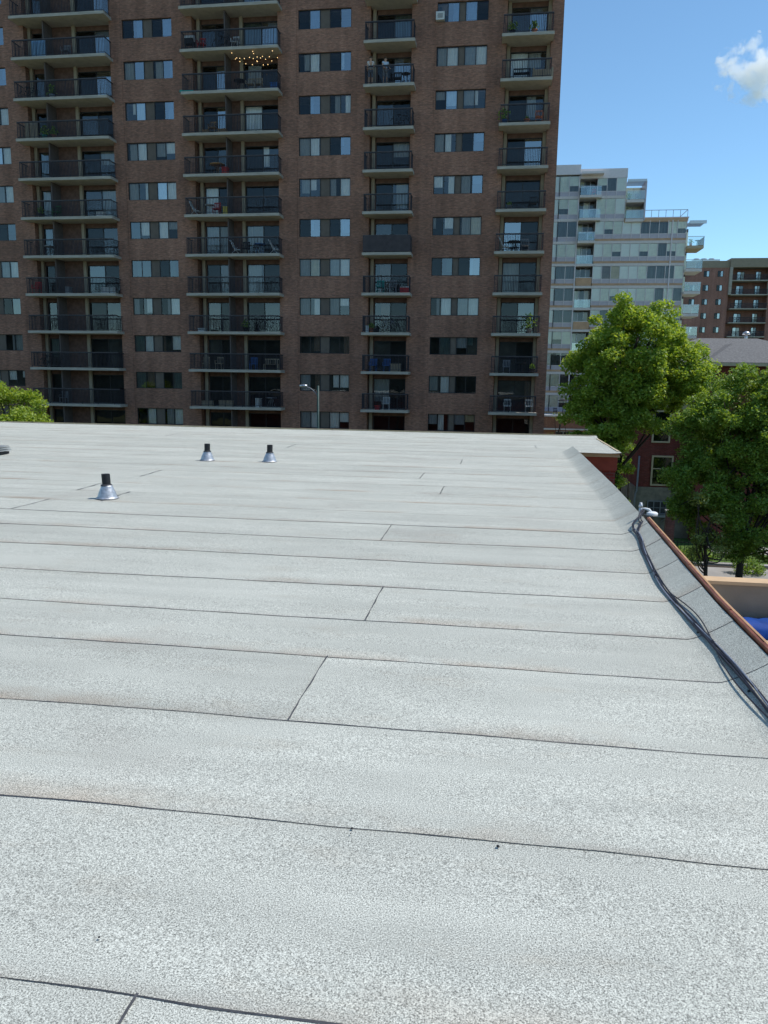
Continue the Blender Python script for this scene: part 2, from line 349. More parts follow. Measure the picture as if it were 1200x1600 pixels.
def sheet_mesh(k, x0, x1, cant):
    y0, y1 = seams[k], seams[k+1]
    xs = list(np.arange(x0, x1, .35)); xs = xs+[x1] if x1-xs[-1] > .05 else xs[:-1]+[x1]
    prof = [(x, 0.) for x in xs]
    ex = edge_x((y0+y1)/2)
    if cant:
        h = .15 if y0 < EDGE_NOTCH-.5 else .02
        prof = [(x, 0.) for x in xs if x < ex-.30]+[(ex-t, h*(1-t/.28)**1.3) for t in (.28, .24, .20, .16, .12, .08, .04, 0.)]
    mb = MB(); rows = 6
    last = k == len(seams)-2
    grid = []
    for j in range(rows+1):
        f = j/rows; row = []
        for (x, z) in prof:
            sx = edge_x(max(y0, .1)) if False else x
            yy = (y0+wob(x, k))*(1-f)+(y1+wob(x, k+1)+.02)*f
            if last and f > .99: yy = FAR
            zz = z+(.0042 if y0 < 3 else .0032 if y0 < 9.3 else .0012)*(1-f)*(.45+.55*max(0, math.sin(x*.7+k*1.9)))+und(x, yy)*(1 if z < .02 else .3)
            if last and f > .7: zz += .06*((f-.7)/.3)
            shift = edge_x(yy)-ex if cant and x > ex-.4 and y0 < EDGE_NOTCH-1 else 0
            row.append(len(mb.v)); mb.v.append((x+shift, yy, zz))
        grid.append(row)
    for j in range(rows):
        for i in range(len(prof)-1):
            mb.f.append((grid[j][i], grid[j][i+1], grid[j+1][i+1], grid[j+1][i])); mb.sm.append(True)
    # the sheet's own thickness along its near edge and its right edge
    def skirt(idx, d):
        a = [mb.v[i] for i in idx]
        for p, q in zip(a[:-1], a[1:]): mb.quad(p, (p[0], p[1], p[2]-d), (q[0], q[1], q[2]-d), q)
    skirt(grid[0], .007)
    if cant: skirt([g_[-1] for g_ in grid], .07)
    if last: skirt(grid[-1], .35)
    return mb
def bead_along(pts, wfun, mb):
    n0 = None
    for i, p in enumerate(pts):
        wd = wfun(i)
        a = Vector(pts[max(0, i-1)]); b = Vector(pts[min(len(pts)-1, i+1)]); d = (b-a).normalized(); pr = Vector((d.y, -d.x, 0))
        q = Vector(p)
        n = len(mb.v); mb.v += [tuple(q-pr*.0008), tuple(q+pr*wd+Vector((0, 0, -.0025)))]
        if i and wd > 0: mb.f.append((n-2, n-1, n+1, n)); mb.sm.append(True)
for k in range(len(seams)-1):
    y0, y1 = seams[k], seams[k+1]
    xr = edge_x((y0+y1)/2); cuts = [-30]+sorted(lapx[k])+[xr]
    for a, b in zip(cuts[:-1], cuts[1:]):
        sm_ = sheet_mesh(k, a, b, b == xr)
        sh = sm_.build('roofing_sheet', M['roof'], roofb)
        at = sh.data.attributes.new('lap', 'FLOAT', 'POINT'); vy = np.array(sm_.v)
        at.data.foreach_set('value', np.clip((vy[:, 1]-y0)/(y1-y0), 0, 1).astype(np.float32))
        if y0 > 0 and y0 < 9.2:
            n = int((b+.0-max(a, -12))/.03); mb = MB(); pts = []
            ph = rnd.uniform(0, 9)
            fade = max(.3, 1-.10*max(0, y0-3))
            ex = xr
            for i in range(n+1):
                x = max(a, -12)+(b-max(a, -12))*i/n
                z = 0
                if b == xr:
                    u = x-(ex-.28); z = .15*max(0, min(1, u/.28))**1.3 if u > 0 else 0
                y = y0+wob(x, k)
                sft = edge_x(y)-ex if b == xr and x > ex-.4 else 0
                pts.append((x+sft, y-.001, z+.0048+und(x, y)*(1 if z < .02 else .3)))
            def wf(i, pts=pts, ph=ph, fade=fade):
                x = pts[i][0]
                v = .0016+.0022*math.sin(x*1.1+ph)+.0012*math.sin(x*3.7+ph*2)+.0010*math.sin(x*17+ph)+rnd.uniform(-.0006, .0006)
                if x > edge_x(pts[i][1])-.27: v = max(v, .0035)
                return max(.00025, v)*(1. if pts[i][1] < 3 else .8)
            bead_along(pts, wf, mb); mb.build('seam_bead', M['bitumen'], sh)
    for lx in lapx[k]:
        mb = MB(); n = 30; pts = [(lx+.001*math.sin(i*.35+k)+.0008*math.sin(i*1.3), y0+(y1-y0)*i/n, .010+und(lx, y0+(y1-y0)*i/n)) for i in range(n+1)]
        wd = .005 if y0 < 5 else (.006 if y0 < 9 else .010)
        bead_along(pts, lambda i: max(.001, wd*(1+.5*math.sin(i*.5))+rnd.uniform(-.001, .001)), mb); mb.build('end_lap', M['bitumen'], roofb)
# edge metal along the right side
em = MB(); pts = []
ys = np.linspace(-4, 9.05, 40)
for y, y2 in zip(ys[:-1], ys[1:]):
    for (dx0, dx1, z0, z1) in ((.012, .030, .13, .178),):
        a, b = edge_x(y), edge_x(y2); j = .004*math.sin(y*5)
        P = lambda x, dx, yy, z: (x+dx, yy, z)
        em.quad((a+dx0, y, z1+j), (a+dx1, y, z1+.004+j), (b+dx1, y2, z1+.004), (b+dx0, y2, z1))
        em.quad((a+dx0, y, z0), (a+dx0, y, z1+j), (b+dx0, y2, z1), (b+dx0, y2, z0))
        em.quad((a+dx1, y, z1+j+.004), (a+dx1, y, z0-.15), (b+dx1, y2, z0-.15), (b+dx1, y2, z1+.004))
em.build('edge_flashing', M['copper'], roofb)
em = MB()
for y, y2 in zip(ys[:-1], ys[1:]):
    a, b = edge_x(y), edge_x(y2); em.quad((a+.030, y, .184), (a+.043, y, .188), (b+.043, y2, .188), (b+.030, y2, .184)); em.quad((a+.043, y, .188), (a+.043, y, .0), (b+.043, y2, .0), (b+.043, y2, .188))
em.build('drip_edge', M['tanmetal'], roofb)
# dark strip as the gap's shade below the membrane edge, fascia of the notch
em = MB(); em.box(1.6, 1.76, 9.1, EDGE_NOTCH, -.2, -.01); em.build('edge_gap_strip', M['frame'], roofb)
nb = MB(); nb.box(1.70, 3.0, EDGE_NOTCH-.04, EDGE_NOTCH+.02, -.12, -.005); nb.box(2.94, 3.0, EDGE_NOTCH+.02, FAR-.03, -.12, .03); nb.build('fascia_trim', M['cream'], roofb)
nb = MB(); nb.box(1.70, 2.96, EDGE_NOTCH-.01, EDGE_NOTCH+.02, -.46, -.12); nb.build('fascia_board', mat('red_fascia', (.23, .05, .03), .8, var=.2), roofb)
nb = MB(); nb.box(-30, 3.0, FAR, FAR+.02, -.3, .10); nb.build('far_fascia', M['cream'], roofb)

# vents
def pipe_vent(px, py, tilt, label):
    p = unp(px, py, 2, 0.); r = empty('vent_pipe', (p.x, p.y, 0), label, 'vent pipe', 'plumbing vents on the roof')
    c = (p.x, p.y, 0)
    MB().lathe(c, [(.158, .010), (.156, .014), (.140, .016), (.132, .03), (.118, .08), (.088, .15), (.078, .17), (.076, .19)], 28).build('flashing_cone', M['steel'], r)
    mb = MB(); mb.tube([(p.x, p.y, .12), (p.x+tilt*.5, p.y, .22), (p.x+tilt, p.y, .345)], .058, 20, cap=False)
    mb.tube([(p.x+tilt, p.y, .345), (p.x+tilt*.6, p.y, .25)], .048, 20, cap=False)
    mb.lathe((p.x+tilt, p.y, .343), [(.048, .001), (.058, .003), (.058, 0.)], 20)
    mb.build('pipe', M['abs'], r)
    MB().lathe((p.x+tilt*.4, p.y, .18), [(.078, 0), (.080, .012), (.066, .022), (.060, .024)], 24).build('sealant_collar', M['bitumen'], r)
pipe_vent(168, 779, -.012, 'nearest black vent pipe in a silver cone, leftmost of the three on the pale roof')
pipe_vent(324, 719.5, .006, 'black vent pipe in a silver cone, middle of the three standing on the roof')
pipe_vent(421.5, 721.5, .006, 'black vent pipe in a silver cone, rightmost of the three on the roof')
r = empty('louvred_vent', (-10.62, 15.0, 0), 'low dark louvred roof vent cut by the left edge of the photo', 'roof vent')
mb = MB(); mb.box(-10.85, -10.4, 14.8, 15.2, .01, .06); mb.build('base', M['abs'], r)
for i in range(3): MB().box(-10.87+.02*i, -10.36-.02*i, 14.78, 15.22, .08+.04*i, .10+.04*i).build('louvre', M['alu'], r)
MB().box(-10.75, -10.5, 14.9, 15.1, .06, .17).build('throat', M['abs'], r)

# rooftop cables and conduit fitting
cf = empty('conduit_fitting', (1.73, 9.35, .19), 'grey metal conduit elbow with round cap on the right roof edge', 'conduit fitting')
MB().tube([(1.71, 9.35, .16), (1.71, 9.35, .25)], .020, 12).lathe((1.71, 9.35, .25), [(.024, 0), (.024, .03), (.016, .035), (.016, .055)], 12).build('stub', M['steel'], cf)
MB().tube([(1.71, 9.35, .225), (1.76, 9.33, .235), (1.80, 9.31, .23), (1.825, 9.30, .20)], .015, 10).build('elbow', M['white'], cf)
MB().lathe((1.835, 9.29, .165), [(.062, 0), (.064, .03), (.045, .042), (.012, .046)], 18).build('cap', M['white'], cf)
MB().box(1.76, 1.83, 9.2, 9.4, .10, .165).build('junction_box', M['abs'], cf)
base = [(1.74, 9.32, .22), (1.69, 9.22, .18), (1.62, 9.05, .11), (1.57, 8.75, .06), (1.54, 8.3, .035), (1.49, 7.8, .03), (1.45, 7.2, .025), (1.41, 6.5, .022), (1.405, 5.9, .022), (1.41, 5.4, .022), (1.42, 4.95, .022), (1.43, 4.5, .022), (1.43, 4.0, .022), (1.42, 3.4, .022), (1.42, 2.6, .022)]
def smooth_path(P, n=8):
    P = [Vector(p) for p in P]; out = []
    for i in range(len(P)-1):
        p0, p1, p2, p3 = P[max(i-1, 0)], P[i], P[i+1], P[min(i+2, len(P)-1)]
        for j in range(n):
            t = j/n; out.append(.5*((2*p1)+(p2-p0)*t+(2*p0-5*p1+4*p2-p3)*t*t+(3*p1-p0-3*p2+p3)*t**3))
    return out+[P[-1]]
cb = empty('cable_bundle', (1.45, 5, .0), 'bundle of black and grey cables snaking along the right roof edge', 'cables')
bp = smooth_path(base)
for ci, (ph, am, rr, mm) in enumerate([(0, .013, .007, 'cable'), (1.7, .014, .006, 'cable'), (3.1, .015, .0065, 'cable_g'), (4.4, .012, .007, 'cable'), (5.4, .020, .0045, 'cable'), (2.4, .016, .0045, 'cable')]):
    pts = []
    for i, p in enumerate(bp):
        s = i/len(bp); a = ph+i*.11; split = .06*max(0, 1-abs(i-18)/9.) * (1 if ci % 2 else -.6)
        if i > 60: split += .03*math.sin((i-60)*.16)*(ci == 4)
        pts.append((p.x+am*math.cos(a)+split, p.y, max(p.z+am*.5*math.sin(a), .012+.15*max(0, (p.x+am*math.cos(a)+split-(edge_x(p.y)-.28))/.28)**1.25)+.004))
    MB().tube(pts, rr, 6).build('cable', M[mm], cb)
for i in (30, 52, 74, 92):
    p = bp[i]; q = bp[i+1]; MB().tube([(p.x, p.y, p.z+.008), (p.x, p.y-.015, p.z+.006)], .021, 10).build('cable_tie', M['abs'], cb)
for i, (px, py, s) in enumerate([(550, 1295, .006), (548, 1303, .003), (778, 1323, .007), (155, 1465, .004)]):
    p = unp(px, py, 2, .006); mb = MB(); mb.ball((p.x, p.y, .006+s*.4), s, .6, 7, 5)
    tag(mb.build('pebble', M['abs']), 'tiny dark %s lying on the pale roof %s' % (('crumb of grit', 'in the middle foreground') if i == 0 else ('smaller grit speck', 'just below the middle crumb') if i == 1 else ('flat chip', 'on the seam right of centre') if i == 2 else ('grit speck', 'in the lower left foreground')), 'pebble')

# ------------------------------------------------------------------ annex roof on the right with tan parapet and blue tarp
ax = empty('low_annex', (8, 12, GZ), 'low annex with beige deck and brown parapet topped in tan, beyond the roof edge', 'building')
MB().box(2.2, 22, -6, 16.5, GZ, -3.4).build('wall', M['stucco'], ax)
MB().box(2.2, 22, -6, 16.49, -3.39, -3.36).build('roof_deck', M['deck'], ax)
MB().box(3.6, 22, 16.5, 16.78, GZ, -2.42).build('parapet', M['stucco'], ax)
MB().box(3.55, 22.05, 16.44, 16.84, -2.42, -2.35).build('coping', mat('tan_coping', (.62, .42, .24), .6, var=.08), ax)
mb = MB(); n = 26
rows = []
for i in range(n+1):
    x = 4.75+i*.18; row = []
    for (y, z) in ((15.78, -3.35), (15.82, -3.2), (15.95, -3.10), (16.15, -3.07), (16.35, -3.06), (16.44, -3.1)):
        row.append(len(mb.v)); mb.v.append((x+.03*math.sin(i*2.1), y+.03*math.sin(i*1.3+y*9), z+.02*math.sin(i*.9+y*7)+.012*math.sin(i*2.7)))
    rows.append(row)
for a, b in zip(rows[:-1], rows[1:]):
    for j in range(5): mb.f.append((a[j], b[j], b[j+1], a[j+1])); mb.sm.append(True)
mb.quad(*[mb.v[rows[0][j]] for j in (0, 2, 4, 5)])
tag(mb.build('tarpaulin', M['tarp']), 'bright blue tarpaulin draped along the foot of the brown parapet', 'tarpaulin')

# ------------------------------------------------------------------ brown brick apartment tower
D = 55.65
tower = empty('apartment_tower', (-21, D+9, GZ), 'tall dark brown brick apartment tower with four stacks of concrete balconies', 'apartment block')
TX0, TX1, TZ = -47., 3.2, 37.
def ztop(r): return 26.3-2.70*r          # window head / storey ceiling
def zslab(r): return 26.27-2.69*r        # underside of slab r
ROWS = range(-3, 12)
wcols = [(-39.97, -36.33), (-27.25, -23.58), (-14.5, -10.82), (-5.03, -1.66)]
WH = 1.22
recs = [(-34.75, -28.2), (-22.1, -15.95), (-9.5, -6.7), (-.42, 2.45)]
slabs = [(-35.1, -28.0), (-22.54, -15.65), (-9.75, -6.38), (-.70, 2.58)]
wall = MB()
edges = [TX0]
feat = sorted([(a-.12, b+.12, 'w') for a, b in wcols]+[(a, b, 'r') for a, b in recs])
x = TX0
for a, b, t in feat:
    wall.box(x, a, D, D+.62 if True else 0, GZ, TZ)
    if t == 'w':
        # recessed brick bay: spandrels between the windows
        z1 = TZ
        for r in ROWS:
            wall.box(a, b, D+.035, D+.5, ztop(r), z1); z1 = ztop(r)-WH
            wall.box(a, a+.12, D+.035, D+.5, z1, ztop(r)); wall.box(b-.12, b, D+.035, D+.5, z1, ztop(r))
        wall.box(a, b, D+.035, D+.5, GZ, z1)
    x = b
wall.box(x, TX1, D, D+.62, GZ, TZ)
wall.box(TX0, TX0+.3, D+.62, D+18, GZ, TZ); wall.box(TX1-.3, TX1, D+.62, D+18, GZ, TZ); wall.box(TX0+.3, TX1-.3, D+17.7, D+18, GZ, TZ)
for a, b in recs: wall.box(a, b, D, D+.62, 34.6, TZ)
wall.build('brick_wall', M['brick'], tower)
# back walls of the recesses (behind the doors) and the dark core
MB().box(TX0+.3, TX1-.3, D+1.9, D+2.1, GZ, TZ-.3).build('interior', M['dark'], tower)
MB().box(TX0+.3, TX1-.3, D+.62, D+18, TZ-.3, TZ-.1).build('roof', M['conc'], tower)
fl = MB()
for r in ROWS: fl.box(TX0+.3, TX1-.3, D+.63, D+1.89, zslab(r)-.0, zslab(r)+.18)
fl.build('floor_slab', M['conc_d'], tower)

def frame_mesh(wd, ht, bars, t=.045, dp=.06):
    mb = MB(); mb.box(0, wd, 0, dp, 0, t); mb.box(0, wd, 0, dp, ht-t, ht); mb.box(0, t, 0, dp, t, ht-t); mb.box(wd-t, wd, 0, dp, t, ht-t)
    for b in bars: mb.box(b-t/2, b+t/2, .002, dp-.002, t, ht-t)
    return mb
cache = {}
def pane_mesh(wd, ht, kind='pane'):
    k = (round(wd, 2), round(ht, 2), kind)
    if k not in cache:
        mb = MB()
        if kind == 'pane': mb.quad((0, 0, 0), (wd, 0, 0), (wd, 0, ht), (0, 0, ht))
        elif kind == 'blind':   # vertical slats with a shallow fold
            n = max(4, int(wd/.09)); 
            for i in range(n):
                x0, x1 = wd*i/n, wd*(i+1)/n; o = .035 if i % 2 else 0; q = .035-o
                mb.quad((x0, o, 0), (x1, q, 0), (x1, q, ht), (x0, o, ht), True)
        cache[k] = mb.mesh(kind, M['g_clear'] if kind == 'pane' else M['cur_w'])
    return cache[k]
# codes: glass + what hangs behind it
CODE = {'d': ('g_dark', None), 'b': ('g_sky', 'cur_b'), 's': ('g_sky', None), 'g': ('g_dark', 'cur_w'), 'w': ('g_clear', 'cur_w'), 'v': ('g_clear', 'cur_g'),
        't': ('g_teal', 'cur_g'), 'n': ('g_clear', 'cur_n'), 'y': ('g_clear', 'cur_y'), 'k': ('g_clear', None), 'l': ('g_sky', 'cur_w')}
def put_pane(parent, code, x, y, z, wd, ht, r=rnd):
    gm, cm = CODE[code]
    inst('pane', pane_mesh(wd, ht), parent, (x, y, z), M[gm])
    if cm:
        part_ = 1. if code in 'gwvlyt' and r.random() < .6 else r.uniform(.35, .85)
        cw = wd*part_; off = 0 if r.random() < .5 else wd-cw
        cw = max(.12, round(cw*5)/5); cw = min(cw, wd); off = min(off, wd-cw)
        hh = ht if r.random() < .6 else round(ht*r.choice((.45, .6, .75, .85))*10)/10
        inst('curtain', pane_mesh(cw, hh, 'blind'), parent, (x+off, y+.10, z+ht-hh), M[cm])
wpat = {1: ['dbsb', 'wsdb', 'vbdb', 'dbdb', 'gsgb', 'wldb', 'gwgw', 'gwlw', 'twwg', 'ttdt', 'gwgw', 'twnw', 'tndt', 'dwgw', 'ddgy'],
        2: ['dbds', 'gbdb', 'dbds', 'dbds', 'gwdl', 'dbgw', 'gwdb', 'vwgw', 'dbdb', 'gyvw', 'gwgw', 'knkn', 'gnww', 'gwww', 'tydn'],
        3: ['dbds', 'gsdb', 'nbbd', 'nbbd', 'gwvw', 'glvw', 'gwdb', 'wwgb', 'gwgy', 'dtdb', 'gwvw', 'dtgt', 'vwdd', 'gwgy', 'dtdt'],
        0: ['dbds', 'dbdb', 'gbgb', 'gwdb', 'dbgb', 'gwgw', 'gwlw', 'dbvw', 'gwdt', 'gwvw', 'dtdt', 'dtgv', 'gwww', 'dtgt', 'dddd']}
for ci, (a, b) in enumerate(wcols):
    wd = b-a
    fr = [.215, .41, .60, .80] if ci != 3 else [.21, .43, .56, .78]
    pm = MB().box(wd*fr[1], wd*fr[2], .045, .09, .04, WH-.04).mesh('spandrel_panel', M['panel'])
    fm = frame_mesh(wd, WH, [wd*f for f in fr]).mesh('window', M['frame'])
    for i, r in enumerate(ROWS):
        z = ztop(r)-WH; y = D+.13
        wo = inst('window', fm, tower, (a, y, z))
        inst('spandrel_panel', pm, wo, (a, y, z))
        pat = wpat[ci][i]; xs = [0, fr[0], fr[1], fr[2], fr[3], 1]
        for code, (f0, f1) in zip(pat, ((0, fr[0]), (fr[0], fr[1]), (fr[2], fr[3]), (fr[3], 1))):
            put_pane(wo, code, a+wd*f0+.02, y+.03, z+.04, wd*(f1-f0)-.03, WH-.08)
    sl = MB().box(0, wd+.06, -.06, .12, -.05, 0).mesh('sill', M['brick'])
# balcony stacks
def rail_mesh(wd, solid=False):
    mb = MB(); h = 1.12; yf = -1.02
    for (x0, x1, y0, y1) in ((.06, wd-.06, yf, yf+.05),):
        mb.box(x0, x1, y0, y1, h-.05, h); mb.box(x0, x1, y0+.01, y1-.01, .10, .13)
    for xx in (.06, wd-.11): mb.box(xx, xx+.05, yf+.05, -.04, h-.05, h-.002); mb.box(xx+.01, xx+.04, yf+.05, -.04, .10, .128)
    n = int(wd/.11)
    for i in range(n+1):
        x = .07+(wd-.16)*i/n; t = .013 if i % 12 else .022
        mb.box(x-t+.01, x+t+.01, yf+.012, yf+.038, .13, h-.05)
        if i % 12 == 0: mb.box(x-t+.01, x+t+.01, yf+.012, yf+.038, .0, .13)
    for i in range(1, 8):
        y = yf+.05+i*.12
        for xx in (.075, wd-.095): mb.box(xx, xx+.02, y, y+.02, .13, h-.05)
    if solid: mb.box(.05, wd-.05, yf-.03, yf-.01, .06, h+.01); mb.box(.03, .05, yf-.01, -.1, .06, h); mb.box(wd-.05, wd-.03, yf-.01, -.1, .06, h)
    return mb
drs = random.Random(31)
doorpat = {0: ['kddd', 'kddb', 'kdds', 'dkdb', 'kkds', 'dnkd', 'tkdv', 'vdkv', 'tddk', 'ddtd', 'ktdk', 'tkdk', 'dddd', 'dddd', 'dddd'],
           1: ['kdsd', 'dbdd', 'ddbd', 'kdtb', 'dbgd', 'dswd', 'dkdw', 'wddd', 'vgvd', 'dnvd', 'nddk', 'kddd', 'dddd', 'dddd', 'dddd'],
           2: ['dd', 'sd', 'bd', 'dt', 'db', 'kd', 'dg', 'dv', 'kd', 'nd', 'nd', 'kd', 'vd', 'dd', 'dd'],
           3: ['dd', 'dd', 'kd', 'kb', 'wv', 'dv', 'ds', 'dd', 'sd', 'gd', 'dt', 'kd', 'kn', 'dd', 'dd']}
HD = 2.34
for ci, ((a, b), (ra, rb)) in enumerate(zip(slabs, recs)):
    wd = b-a; dbl = ci < 2
    sm = MB(); sm.box(0, wd, -1.1, -.012, 0, .18); sm.box(ra-a+.01, rb-a-.01, -.012, .62, 0, .18)
    sm = sm.mesh('balcony', M['conc_d']); fsm = MB().box(-.004, wd+.004, -1.125, -1.102, -.004, .186).box(-.024, -.004, -1.102, -.012, -.004, .186).box(wd+.004, wd+.024, -1.102, -.012, -.004, .186).mesh('slab_fascia', M['conc']); hrm = MB().box(.04, wd-.04, -1.04, -.95, 1.122, 1.16).mesh('handrail', M['handrail']); rm = rail_mesh(wd).mesh('railing', M['rail']); rms = rail_mesh(wd, True).mesh('railing', mat('brown_board', (.055, .045, .047), .7, var=.2)) if ci == 2 else None
    part_m = MB().box(0, .07, -.62, .60, .18, 2.69).mesh('partition', mat('partition_board', (.11, .09, .085), .8, var=.15))
    mid = 19.98*-1 if ci == 1 else -32.85
    # unit layout: list of (door x0, x1), tan post x
    if ci == 0: units = [(-34.45, -32.95), (-31.0, -28.28)]; posts = [-34.68, -31.25]; bw = [(-32.9, -31.27)]; px_ = -32.9; units = [(-34.42, -32.95), (-31.0, -28.28)]
    elif ci == 1: units = [(-21.62, -19.6), (-18.55, -16.02)]; posts = [-21.9, -18.8]; bw = [(-19.6, -18.82)]; px_ = -19.55
    elif ci == 2: units = [(-9.12, -6.78)]; posts = [-9.4]; bw = []
    else: units = [(-.12, 2.2)]; posts = [-.38, 2.22]; bw = []
    for i, r in enumerate(range(-2, 12)):
        zs = zslab(r); zt = zs+.18; zc = zslab(r-1)
        bo = inst('balcony', sm, tower, (a, D, zs))
        inst('slab_fascia', fsm, bo, (a, D, zs)); inst('handrail', hrm, bo, (a, D, zt))
        inst('railing', rms if (ci == 2 and r == 6) else rm, bo, (a, D, zt))
        if dbl: inst('partition', part_m, bo, (px_, D, zs))
        for p in posts: MB().box(p, p+.22, D+.40, D+.60, zt, zc).build('tan_post', M['tan'], bo)
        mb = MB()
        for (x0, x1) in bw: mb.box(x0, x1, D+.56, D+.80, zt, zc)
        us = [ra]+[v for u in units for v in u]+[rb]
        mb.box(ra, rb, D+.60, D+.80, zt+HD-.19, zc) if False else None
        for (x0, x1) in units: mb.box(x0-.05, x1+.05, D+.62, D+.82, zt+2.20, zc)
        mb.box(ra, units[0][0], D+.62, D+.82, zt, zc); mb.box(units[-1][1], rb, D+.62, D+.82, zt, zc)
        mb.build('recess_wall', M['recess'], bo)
        for ui, (x0, x1) in enumerate(units):
            dw = x1-x0; k = ('door', ci, ui)
            if k not in cache: cache[k] = frame_mesh(dw, 2.2, [dw/2], .05).mesh('patio_door', M['frame'])
            do = inst('patio_door', cache[k], tower, (x0, D+.64, zt))
            pat = doorpat[ci][min(i, 14)]
            if len(pat) < 2*len(units): pat = (pat*2)
            for q in range(2):
                put_pane(do, pat[(2*ui+q) % len(pat)], x0+dw/2*q+.03, D+.68, zt+.05, dw/2-.05, 2.1, drs)
# wall air conditioner in window
acz = ztop(0)-WH+.05
u = empty('window_air_conditioner', (-4.75, D-.1, acz), 'white window air conditioner in the top window between the two right balcony stacks', 'air conditioner')
p = unp(688, 29, 1, D-.1)
W[u.name] = Vector((p.x, D-.1, acz)); u.location = (p.x, D-.1, acz)
MB().box(p.x-.28, p.x+.28, D-.25, D+.1, acz, acz+.5).build('casing', M['wht'], u)
gmb = MB()
for i in range(6): gmb.box(p.x-.17, p.x+.17, D-.262, D-.251, acz+.10+i*.05, acz+.125+i*.05)
gmb.build('grille', M['grey'], u)

# ------------------------------------------------------------------ things on the balconies
ORD = ['', 'top', 'second', 'third', 'fourth', 'fifth', 'sixth', 'seventh', 'eighth', 'ninth', 'tenth', 'eleventh', 'twelfth']
STACK = ['far left balcony stack', 'second balcony stack', 'third balcony stack', 'rightmost balcony stack']
def bal_spot(px, py, dy=.62):
    p = unp(px, py, 1, D-dy); r = round((26.45-p.z)/2.69); ci = min(range(4), key=lambda i: abs((slabs[i][0]+slabs[i][1])/2-p.x))
    first = [0, 0, 1, 1][ci]
    x = min(max(p.x, slabs[ci][0]+.35), slabs[ci][1]-.35)
    return Vector((x, D-dy, zslab(r)+.181)), STACK[ci], ORD[max(1, r-first+1)]
def chair(root, c, m, kind='plastic', rz=0.):
    parts = {}
    x, y, z = c
    def B(*a): return MB().box(*a)
    s = MB(); s.box(x-.25, x+.25, y-.24, y+.24, z+.40, z+.44); s.build('seat', m, root)
    b = MB(); b.box(x-.25, x+.25, y+.20, y+.24, z+.44, z+.48)
    for i in range(5): b.box(x-.24+i*.108, x-.19+i*.108, y+.21, y+.24, z+.48, z+.82)
    b.box(x-.25, x+.25, y+.20, y+.245, z+.82, z+.90); b.build('backrest', m, root)
    for sx in (-.23, .20):
        for sy in (-.22, .19): MB().box(x+sx, x+sx+.035, y+sy, y+sy+.035, z, z+.40).build('leg', m, root)
    for sx in (-.27, .235):
        a = MB(); a.box(x+sx, x+sx+.04, y-.22, y+.20, z+.62, z+.65); a.box(x+sx, x+sx+.035, y-.22, y-.18, z+.44, z+.62); a.build('armrest', m, root)
def lounger(root, c, m):
    x, y, z = c
    MB().tube([(x-.35, y, z+1.0), (x-.05, y, z+.42), (x+.35, y, z+.30)], .028, 6).tube([(x-.35, y+.4, z+1.0), (x-.05, y+.4, z+.42), (x+.35, y+.4, z+.30)], .028, 6).tube([(x-.3, y, z), (x+.2, y, z+.5)], .022, 6).tube([(x+.35, y, z), (x-.15, y, z+.6)], .022, 6).build('frame', m, root)
    mb = MB()
    for i in range(7): t = i/6; mb.box(x-.33+t*.28-.03, x-.33+t*.28+.03, y+.02, y+.38, z+.97-t*.54, z+1.02-t*.54)
    mb.box(x-.05, x+.35, y+.02, y+.38, z+.34, z+.38); mb.build('sling', m, root)
def table(root, c, m, rr=.42):
    x, y, z = c
    MB().lathe((x, y, z+.68), [(.02, 0), (rr, .005), (rr, .035), (.02, .04)], 18).build('table_top', m, root)
    for k in range(4):
        a = k*math.pi/2+.6; MB().tube([(x+.3*math.cos(a), y+.3*math.sin(a), z), (x+.1*math.cos(a), y+.1*math.sin(a), z+.68)], .018, 6).build('leg', m, root)
def grill(root, c, m):
    x, y, z = c
    MB().box(x-.3, x+.3, y-.22, y+.22, z+.45, z+.80).build('body', M['black'], root)
    MB().tube([(x-.32, y, z+.82), (x+.32, y, z+.82)], .21, 12).build('lid', m, root)
    for sx in (-.28, .24):
        for sy in (-.2, .16): MB().box(x+sx, x+sx+.04, y+sy, y+sy+.04, z, z+.45).build('leg', M['black'], root)
def bike(root, c, m):
    x, y, z = c
    for sx, nm in ((-.5, 0), (.5, 0)):
        pts = [(x+sx+.33*math.cos(t*math.pi/8), y, z+.34+.33*math.sin(t*math.pi/8)) for t in range(17)]
        wob_ = MB().tube(pts, .022, 5, cap=False)
        for k in range(6): a = k*math.pi/3; wob_.tube([(x+sx, y, z+.34), (x+sx+.32*math.cos(a), y, z+.34+.32*math.sin(a))], .004, 3)
        wob_.build('wheel', M['black'], root)
    f = MB()
    for a, b in (((-.5, .34), (-.2, .80)), ((-.2, .80), (.33, .82)), ((-.5, .34), (-.05, .32)), ((-.05, .32), (-.2, .85)), ((-.05, .32), (.35, .80)), ((.5, .34), (.33, .95))):
        f.tube([(x+a[0], y, z+a[1]), (x+b[0], y, z+b[1])], .022, 6)
    f.build('frame', m, root)
    MB().tube([(x+.30, y-.25, z+.98), (x+.33, y, z+.95), (x+.30, y+.25, z+.98)], .016, 6).build('handlebar', M['black'], root)
    MB().box(x-.33, x-.08, y-.06, y+.06, z+.86, z+.91).build('saddle', M['black'], root)
